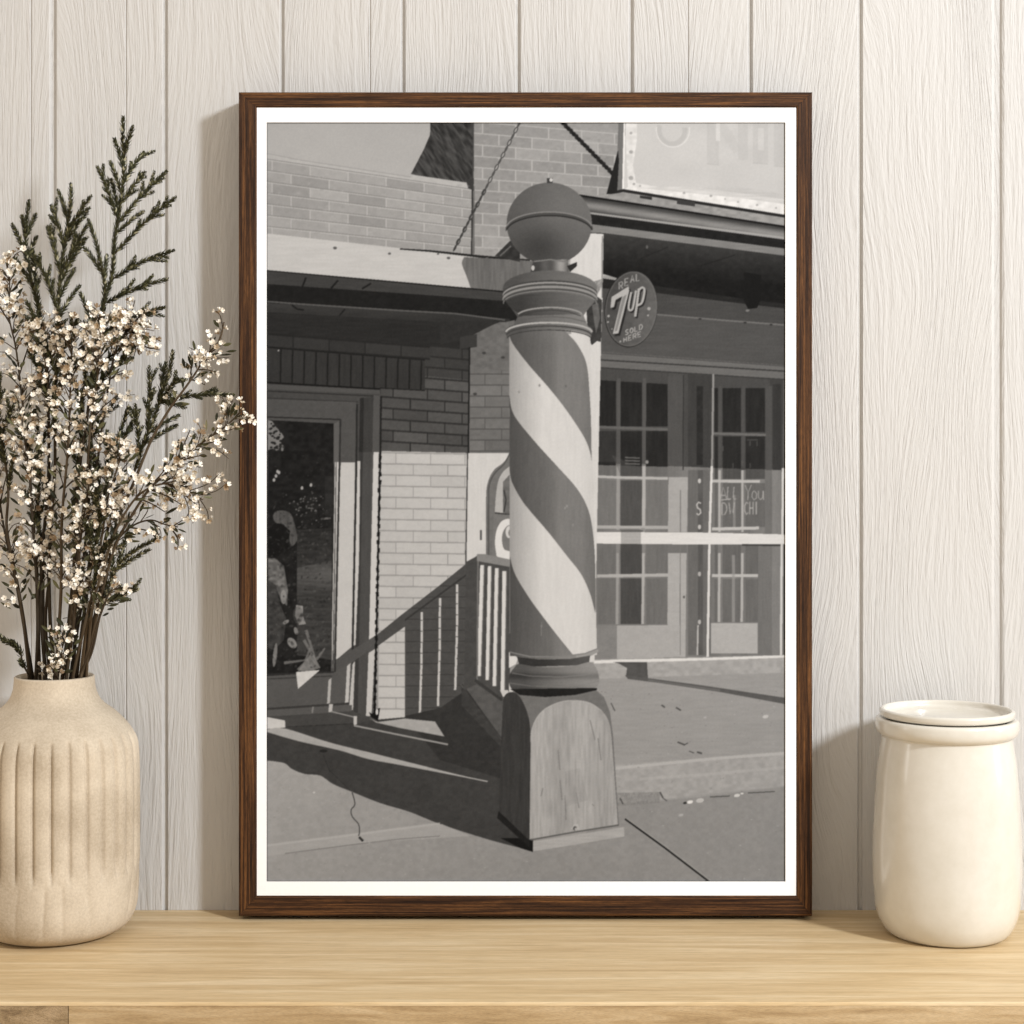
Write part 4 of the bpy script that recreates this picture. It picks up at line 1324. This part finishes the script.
def blossom(pts, label, yo, neck, span, twigs, tl, sides=(), r=0.0017, fr=.0029, dens=.0031, leaves=10, up=.6):
    """pts axis from tip down; flowers between picture heights span on random twigs of length tl, and on the given side twigs"""
    ax = axis3(pts, yo, neck)
    AX = spline(ax, 7)
    root = start('blossom_sprig', ax, label, 'sprig', G_B)
    S_, B_, L_ = Tris(), Tris(), Tris()
    S_.tube(AX, .0006, r * 1.2, random.uniform(.05, .75))
    z1, z0 = P(0, span[0], VY).z, P(0, span[1], VY).z
    cand = [i for i in range(1, len(AX) - 2) if z0 < AX[i].z < z1] or [1]
    curves = [(side_curve(AX, t, b_, random.uniform(-.02, .012)), .0) for t, b_ in sides]
    curves.append(([AX[i] for i in range(min(len(AX) - 1, cand[0] + max(3, len(cand) // 3)), -1, -1)], .1))
    for k in range(twigs):
        i = random.choice(cand)
        d = (AX[i - 1] - AX[i]).normalized()
        sd = side_dir(d, random.random() * 6.28)
        sd.y *= .6
        e = AX[i] + (d * up + sd).normalized() * random.uniform(*tl)
        e.y = min(e.y, .022)
        mid = (AX[i] + e) / 2 + d * .004
        C = spline([AX[i], mid, e], 6)
        S_.tube(C, .0006, .0003, random.uniform(.1, .7), 5)
        curves.append((C, .25))
    for C, s0 in curves:
        if s0 == 0:
            S_.tube(C, .0009, .0004, random.uniform(.1, .6), 5)
        for p, d, s in walk(C, dens):
            if s < s0 + .15 or random.random() < .12:
                continue
            for k in range(random.choice((1, 1, 2))):
                out = side_dir(d, random.random() * 6.28)
                q = p + out * random.uniform(.0018, .0052)
                if q.y > .030:
                    continue
                n_ = (out + d * random.uniform(0, .9) + Vector((.25, -.55, .2))).normalized()
                S_.add([p, p + d * .0004, q], [(0, 1, 2)], .3)
                flower(B_, q, n_, fr * random.uniform(.72, 1.22))
    for k in range(leaves * 5):
        i = random.choice(cand)
        d = (AX[i - 1] - AX[i]).normalized()
        out = side_dir(d, random.random() * 6.28)
        out.y *= .5
        ll = (d * .9 + out).normalized()
        q = AX[i] + out * random.uniform(0, .012)
        if q.y < .015:
            oval_leaf(L_, q, ll, out.cross(ll).normalized(), random.uniform(.007, .014), random.uniform(.002, .0038), random.uniform(.0, .93))
    S_.link('stem', M_STEM, root)
    B_.link('blossoms', M_BLOOM, root, False)
    L_.link('leaves', M_GREEN, root, False)
    return root


# evergreen sprigs ------------------------------------------------
evergreen([(123, 116), (123, 140), (122, 170), (120, 205), (116, 240), (111, 275), (104, 310), (98, 360), (91, 440), (84, 530), (77, 610), (72, 682)],
          [((133, 126), (125, 160)), ((114, 138), (121, 172)), ((144, 152), (125, 185)), ((110, 161), (119, 195)), ((145, 172), (124, 205)), ((97, 166), (114, 222)), ((111, 179), (118, 215)),
           ((167, 171), (119, 225)), ((176, 197), (114, 258)), ((144, 211), (128, 238)), ((174, 250), (110, 282)), ((168, 279), (107, 305)), ((165, 307), (102, 340)), ((137, 338), (98, 370)), ((128, 352), (96, 392)), ((84, 372), (96, 420)), ((118, 395), (92, 440))],
          'tallest dark evergreen sprig, its pointed tip highest above the vase', -.012, -.004, 430)
evergreen([(88, 219), (94, 240), (100, 262), (104, 285), (104, 310), (98, 345), (88, 400), (80, 480), (74, 570), (66, 682)],
          [((84, 247), (101, 280)), ((107, 255), (105, 285)), ((80, 292), (90, 345))],
          'short narrow evergreen sprig just left of the tallest one', -.03, .006, 410)
evergreen([(71, 184), (69, 205), (65, 235), (60, 265), (57, 300), (57, 345), (56, 400), (54, 470), (52, 550), (50, 620), (55, 682)],
          [((58, 190), (66, 222)), ((91, 196), (66, 235)), ((88, 211), (64, 245)), ((51, 205), (61, 250)), ((88, 224), (60, 275)), ((85, 240), (59, 285)), ((47, 226), (58, 275)), ((80, 285), (57, 320)), ((75, 268), (58, 300)), ((35, 255), (57, 315)), ((78, 318), (57, 360)), ((38, 330), (56, 375)), ((74, 355), (56, 400)), ((40, 375), (55, 420))],
          'broad evergreen sprig with upright tips, second tallest cluster above the vase', -.03, .004, 440)
evergreen([(29, 200), (28, 222), (26, 250), (30, 275), (38, 305), (45, 340), (49, 400), (47, 480), (43, 560), (42, 625), (46, 682)],
          [((36, 214), (29, 240)), ((22, 215), (27, 240)), ((12, 224), (27, 258)), ((37, 236), (28, 262)), ((14, 257), (36, 290)), ((33, 250), (50, 315)), ((26, 300), (46, 345)), ((62, 312), (47, 355)), ((28, 350), (49, 395))],
          'evergreen sprig with a forked top, leftmost of the tall ones', -.015, -.006, 410)
evergreen([(173, 350), (168, 372), (161, 395), (153, 420), (144, 445), (133, 470), (117, 505), (104, 545), (95, 590), (88, 635), (83, 682)],
          [((149, 366), (147, 432)), ((166, 362), (160, 400)), ((178, 378), (158, 405)), ((234, 395), (165, 402)), ((186, 408), (162, 402)), ((135, 404), (139, 455)), ((180, 415), (152, 432)), ((178, 425), (148, 445))],
          'evergreen sprig leaning right towards the frame, one thin twig level', -.035, -.008, 470)
evergreen([(129, 406), (124, 425), (117, 445), (109, 470), (101, 500), (95, 545), (86, 600), (76, 682)],
          [((107, 430), (101, 480)), ((133, 420), (112, 465)), ((90, 440), (97, 500))],
          'small upright evergreen sprig in the middle, right of the blossom mass', -.03, -.012, 505)
evergreen([(160, 537), (146, 545), (130, 553), (118, 566), (110, 585), (102, 615), (91, 650), (80, 682)],
          [((150, 549), (122, 567)), ((138, 589), (104, 600)), ((128, 530), (120, 562)), ((112, 530), (110, 572))],
          'low evergreen sprig at the right, spreading just above the vase shoulder', -.045, -.01, 600, .0015, .12)
evergreen([(-12, 395), (-2, 412), (6, 450), (8, 490), (6, 530), (14, 580), (24, 630), (30, 682)],
          [((0, 372), (3, 430)), ((14, 405), (5, 440)), ((-10, 430), (6, 470)), ((14, 455), (8, 490))],
          'dark evergreen sprig cut off by the left edge, with a bare lower stem', -.02, .006, 470, .0024)
evergreen([(-4, 632), (6, 638), (16, 650), (25, 664), (31, 682)],
          [((2, 640), (14, 650)), ((12, 640), (18, 652)), ((20, 660), (24, 666))],
          'shortest sprig, a twig arching out low over the left of the vase rim', -.05, -.006, 655, .0011)

evergreen([(112, 470), (108, 490), (103, 515), (98, 545), (93, 580), (87, 625), (72, 682)],
          [((122, 500), (104, 520)), ((96, 490), (103, 525)), ((118, 535), (98, 555)), ((84, 520), (97, 555))],
          'small evergreen sprig buried low among the gathered stems, right half', -.05, -.018, 590, .0018)
evergreen([(36, 410), (36, 435), (38, 470), (40, 510), (42, 560), (42, 615), (45, 682)],
          [((46, 430), (37, 465)), ((26, 440), (38, 480)), ((50, 480), (40, 520)), ((24, 490), (40, 530))],
          'evergreen sprig half hidden by white flowers, left of centre', -.004, .012, 560, .002)
evergreen([(83, 345), (84, 370), (84, 400), (80, 440), (76, 490), (72, 560), (66, 630), (62, 682)],
          [((96, 365), (84, 400)), ((70, 370), (83, 410)), ((94, 420), (80, 450)), ((62, 430), (77, 470))],
          'evergreen sprig showing through the densest white flowers, centre', .004, .010, 520, .002)
# blossom sprigs ---------------------------------------------------
blossom([(224, 322), (218, 340), (208, 356), (196, 372), (182, 390), (168, 408), (152, 440), (135, 478), (118, 520), (104, 560), (95, 610), (88, 645), (84, 682)],
        'white blossom sprig on a dark stem reaching highest beside the frame', -.05, -.006, (330, 420), 9, (.012, .024), [((222, 345), (210, 356)), ((216, 372), (200, 368)), ((192, 352), (190, 380)), ((229, 358), (205, 360)), ((205, 385), (192, 378))], .0021, .0029, .0046, 6)
blossom([(246, 414), (236, 418), (222, 428), (206, 440), (188, 455), (168, 470), (148, 490), (130, 515), (114, 545), (102, 585), (92, 630), (80, 682)],
        'white blossom sprig on the right whose tip crosses the frame', -.075, -.012, (418, 480), 20, (.014, .032), [((233, 400), (222, 428)), ((225, 440), (206, 440)), ((238, 428), (222, 430)), ((205, 455), (188, 456)), ((190, 430), (180, 462))], .0017, .003, .0036, 8)
blossom([(203, 500), (190, 492), (176, 486), (160, 484), (144, 492), (128, 508), (114, 535), (103, 570), (95, 610), (86, 682)],
        'drooping white blossom sprig below the one crossing the frame', -.06, -.01, (478, 525), 24, (.014, .034), [((195, 475), (176, 486)), ((182, 505), (160, 486)), ((200, 508), (180, 488)), ((165, 512), (146, 492)), ((170, 462), (160, 484))], .0015, .0031, .0034, 8)
blossom([(178, 527), (166, 524), (152, 520), (138, 524), (124, 534), (112, 552), (103, 585), (94, 625), (82, 682)],
        'thin white blossom sprig ending level, lowest on the right side', -.045, -.004, (515, 575), 10, (.012, .026), [((160, 535), (140, 524)), ((138, 588), (106, 590))], .0013, .0029, .004, 8)
blossom([(140, 345), (133, 325), (126, 330), (118, 350), (110, 385), (103, 430), (95, 490), (87, 560), (78, 630), (70, 682)],
        'white blossom sprig arching under the tallest evergreen, upper middle', -.03, -.002, (315, 450), 36, (.014, .034), [((145, 310), (126, 330)), ((160, 350), (122, 345)), ((128, 372), (112, 380)), ((135, 300), (122, 335))], .0017, .0031, .0036, 10)
blossom([(107, 318), (102, 340), (97, 375), (92, 420), (86, 480), (80, 550), (72, 620), (62, 682)],
        'dense white blossom sprig in the centre of the bunch', -.04, -.012, (320, 540), 46, (.014, .032), [((120, 330), (103, 345)), ((85, 330), (98, 370)), ((118, 395), (95, 420))], .0019, .0031, .0036, 14)
blossom([(76, 330), (74, 355), (72, 400), (68, 450), (64, 520), (60, 590), (56, 682)],
        'white blossom sprig beside a straight brown stem, left of centre', -.035, -.014, (335, 590), 56, (.014, .032), [((90, 350), (74, 380)), ((55, 345), (73, 385)), ((88, 470), (68, 480))], .0021, .0031, .0036, 16)
blossom([(44, 322), (46, 345), (48, 380), (50, 430), (50, 490), (48, 560), (48, 620), (50, 682)],
        'white blossom sprig under the forked evergreen top', -.02, .01, (330, 580), 50, (.014, .032), [((30, 335), (47, 360)), ((62, 340), (48, 370))], .0018, .003, .0036, 14)
blossom([(6, 262), (8, 285), (11, 315), (15, 350), (20, 395), (27, 450), (33, 520), (38, 590), (40, 640), (40, 682)],
        'white blossom sprig with the highest flowers, at the left edge', -.015, .008, (268, 440), 36, (.012, .030), [((20, 290), (10, 310)), ((-6, 300), (11, 325)), ((28, 330), (14, 350)), ((40, 320), (18, 375))], .0017, .0031, .0037, 10)
blossom([(18, 400), (22, 430), (28, 470), (33, 520), (38, 575), (38, 630), (36, 682)],
        'white blossom sprig low at the left, behind bare stems', -.03, -.004, (405, 600), 44, (.014, .030), [((8, 430), (26, 465)), ((40, 430), (29, 475))], .0022, .0031, .0038, 14)
blossom([(120, 440), (116, 465), (110, 495), (104, 530), (97, 570), (89, 620), (80, 682)],
        'white blossom sprig right of the straight brown stem, mid height', -.05, -.014, (445, 610), 42, (.012, .028), [((130, 460), (114, 480)), ((128, 490), (108, 510)), ((118, 545), (100, 560))], .0019, .003, .0036, 12)
blossom([(92, 470), (88, 500), (82, 540), (76, 590), (70, 640), (66, 682)],
        'short white blossom sprig in front of the gathered stems', -.055, -.018, (475, 640), 40, (.010, .024), [((100, 500), (86, 520)), ((70, 505), (84, 540))], .002, .0029, .004, 12)
blossom([(62, 632), (62, 645), (60, 660), (58, 682)],
        'tiny white blossom sprig tucked into the mouth of the vase', -.034, -.022, (628, 675), 14, (.006, .014), [((52, 655), (60, 668)), ((70, 650), (61, 664)), ((36, 668), (57, 676)), ((48, 664), (58, 676))], .001, .0026, .0034, 6)
blossom([(-14, 420), (-6, 470), (4, 530), (14, 580), (24, 630), (33, 682)],
        'white blossom sprig half cut off by the left edge, mid height', -.01, .012, (425, 610), 34, (.012, .028), [((8, 470), (0, 500)), ((16, 540), (10, 560))], .0022, .003, .0042, 10)
blossom([(132, 588), (120, 588), (110, 592), (103, 604), (97, 628), (88, 655), (78, 682)],
        'sparse blossom twig pointing right just above the vase rim', -.05, -.016, (585, 612), 5, (.006, .014), [], .0011, .0026, .0046, 4)

# ---------------------------------------------------------------- camera, daylight
cam = bpy.data.cameras.new('camera')
co = bpy.data.objects.new('camera', cam)
COL.objects.link(co)
co.location = (0, -DIST, CAMZ)
co.rotation_euler = (math.pi / 2, 0, 0)
cam.sensor_width = 36
cam.lens = F / 1024 * 36
cam.shift_y = -(512 - HOR) / 1024
cam.clip_start = 0.05
bpy.context.scene.camera = co


def area(name, loc, aim, sx, sy, power, colour):
    d = bpy.data.lights.new(name, 'AREA')
    d.shape = 'RECTANGLE'
    d.size, d.size_y = sx, sy
    d.energy = power
    d.color = colour
    o_ = bpy.data.objects.new(name, d)
    COL.objects.link(o_)
    o_.location = loc
    o_.rotation_euler = (Vector(aim) - Vector(loc)).to_track_quat('-Z', 'Y').to_euler()
    return o_


area('window_sunlight', (2.3, -2.3, 1.95), (0, 0, .4), .32, .45, KEY, (0.93, 0.975, 1.03))
area('window_daylight', (2.25, -.42, .62), (0.4, 0, .3), .22, 1.0, FILL, (1.0, 0.99, 0.97))
area('window_daylight', (-2.25, -.40, .62), (0.4, -.05, .3), .22, 1.0, FILL * .45, (1.0, 0.99, 0.97))
w = bpy.data.worlds.new('room_daylight')
w.use_nodes = True
bg = w.node_tree.nodes['Background']
bg.inputs['Color'].default_value = (1.0, 0.885, 0.755, 1)
bg.inputs['Strength'].default_value = AMB
bpy.context.scene.world = w
vs_ = bpy.context.scene.view_settings
vs_.view_transform = 'Standard'
vs_.look = 'None'
vs_.exposure = 0.0
vs_.gamma = 1.0
vs_.use_curve_mapping = False
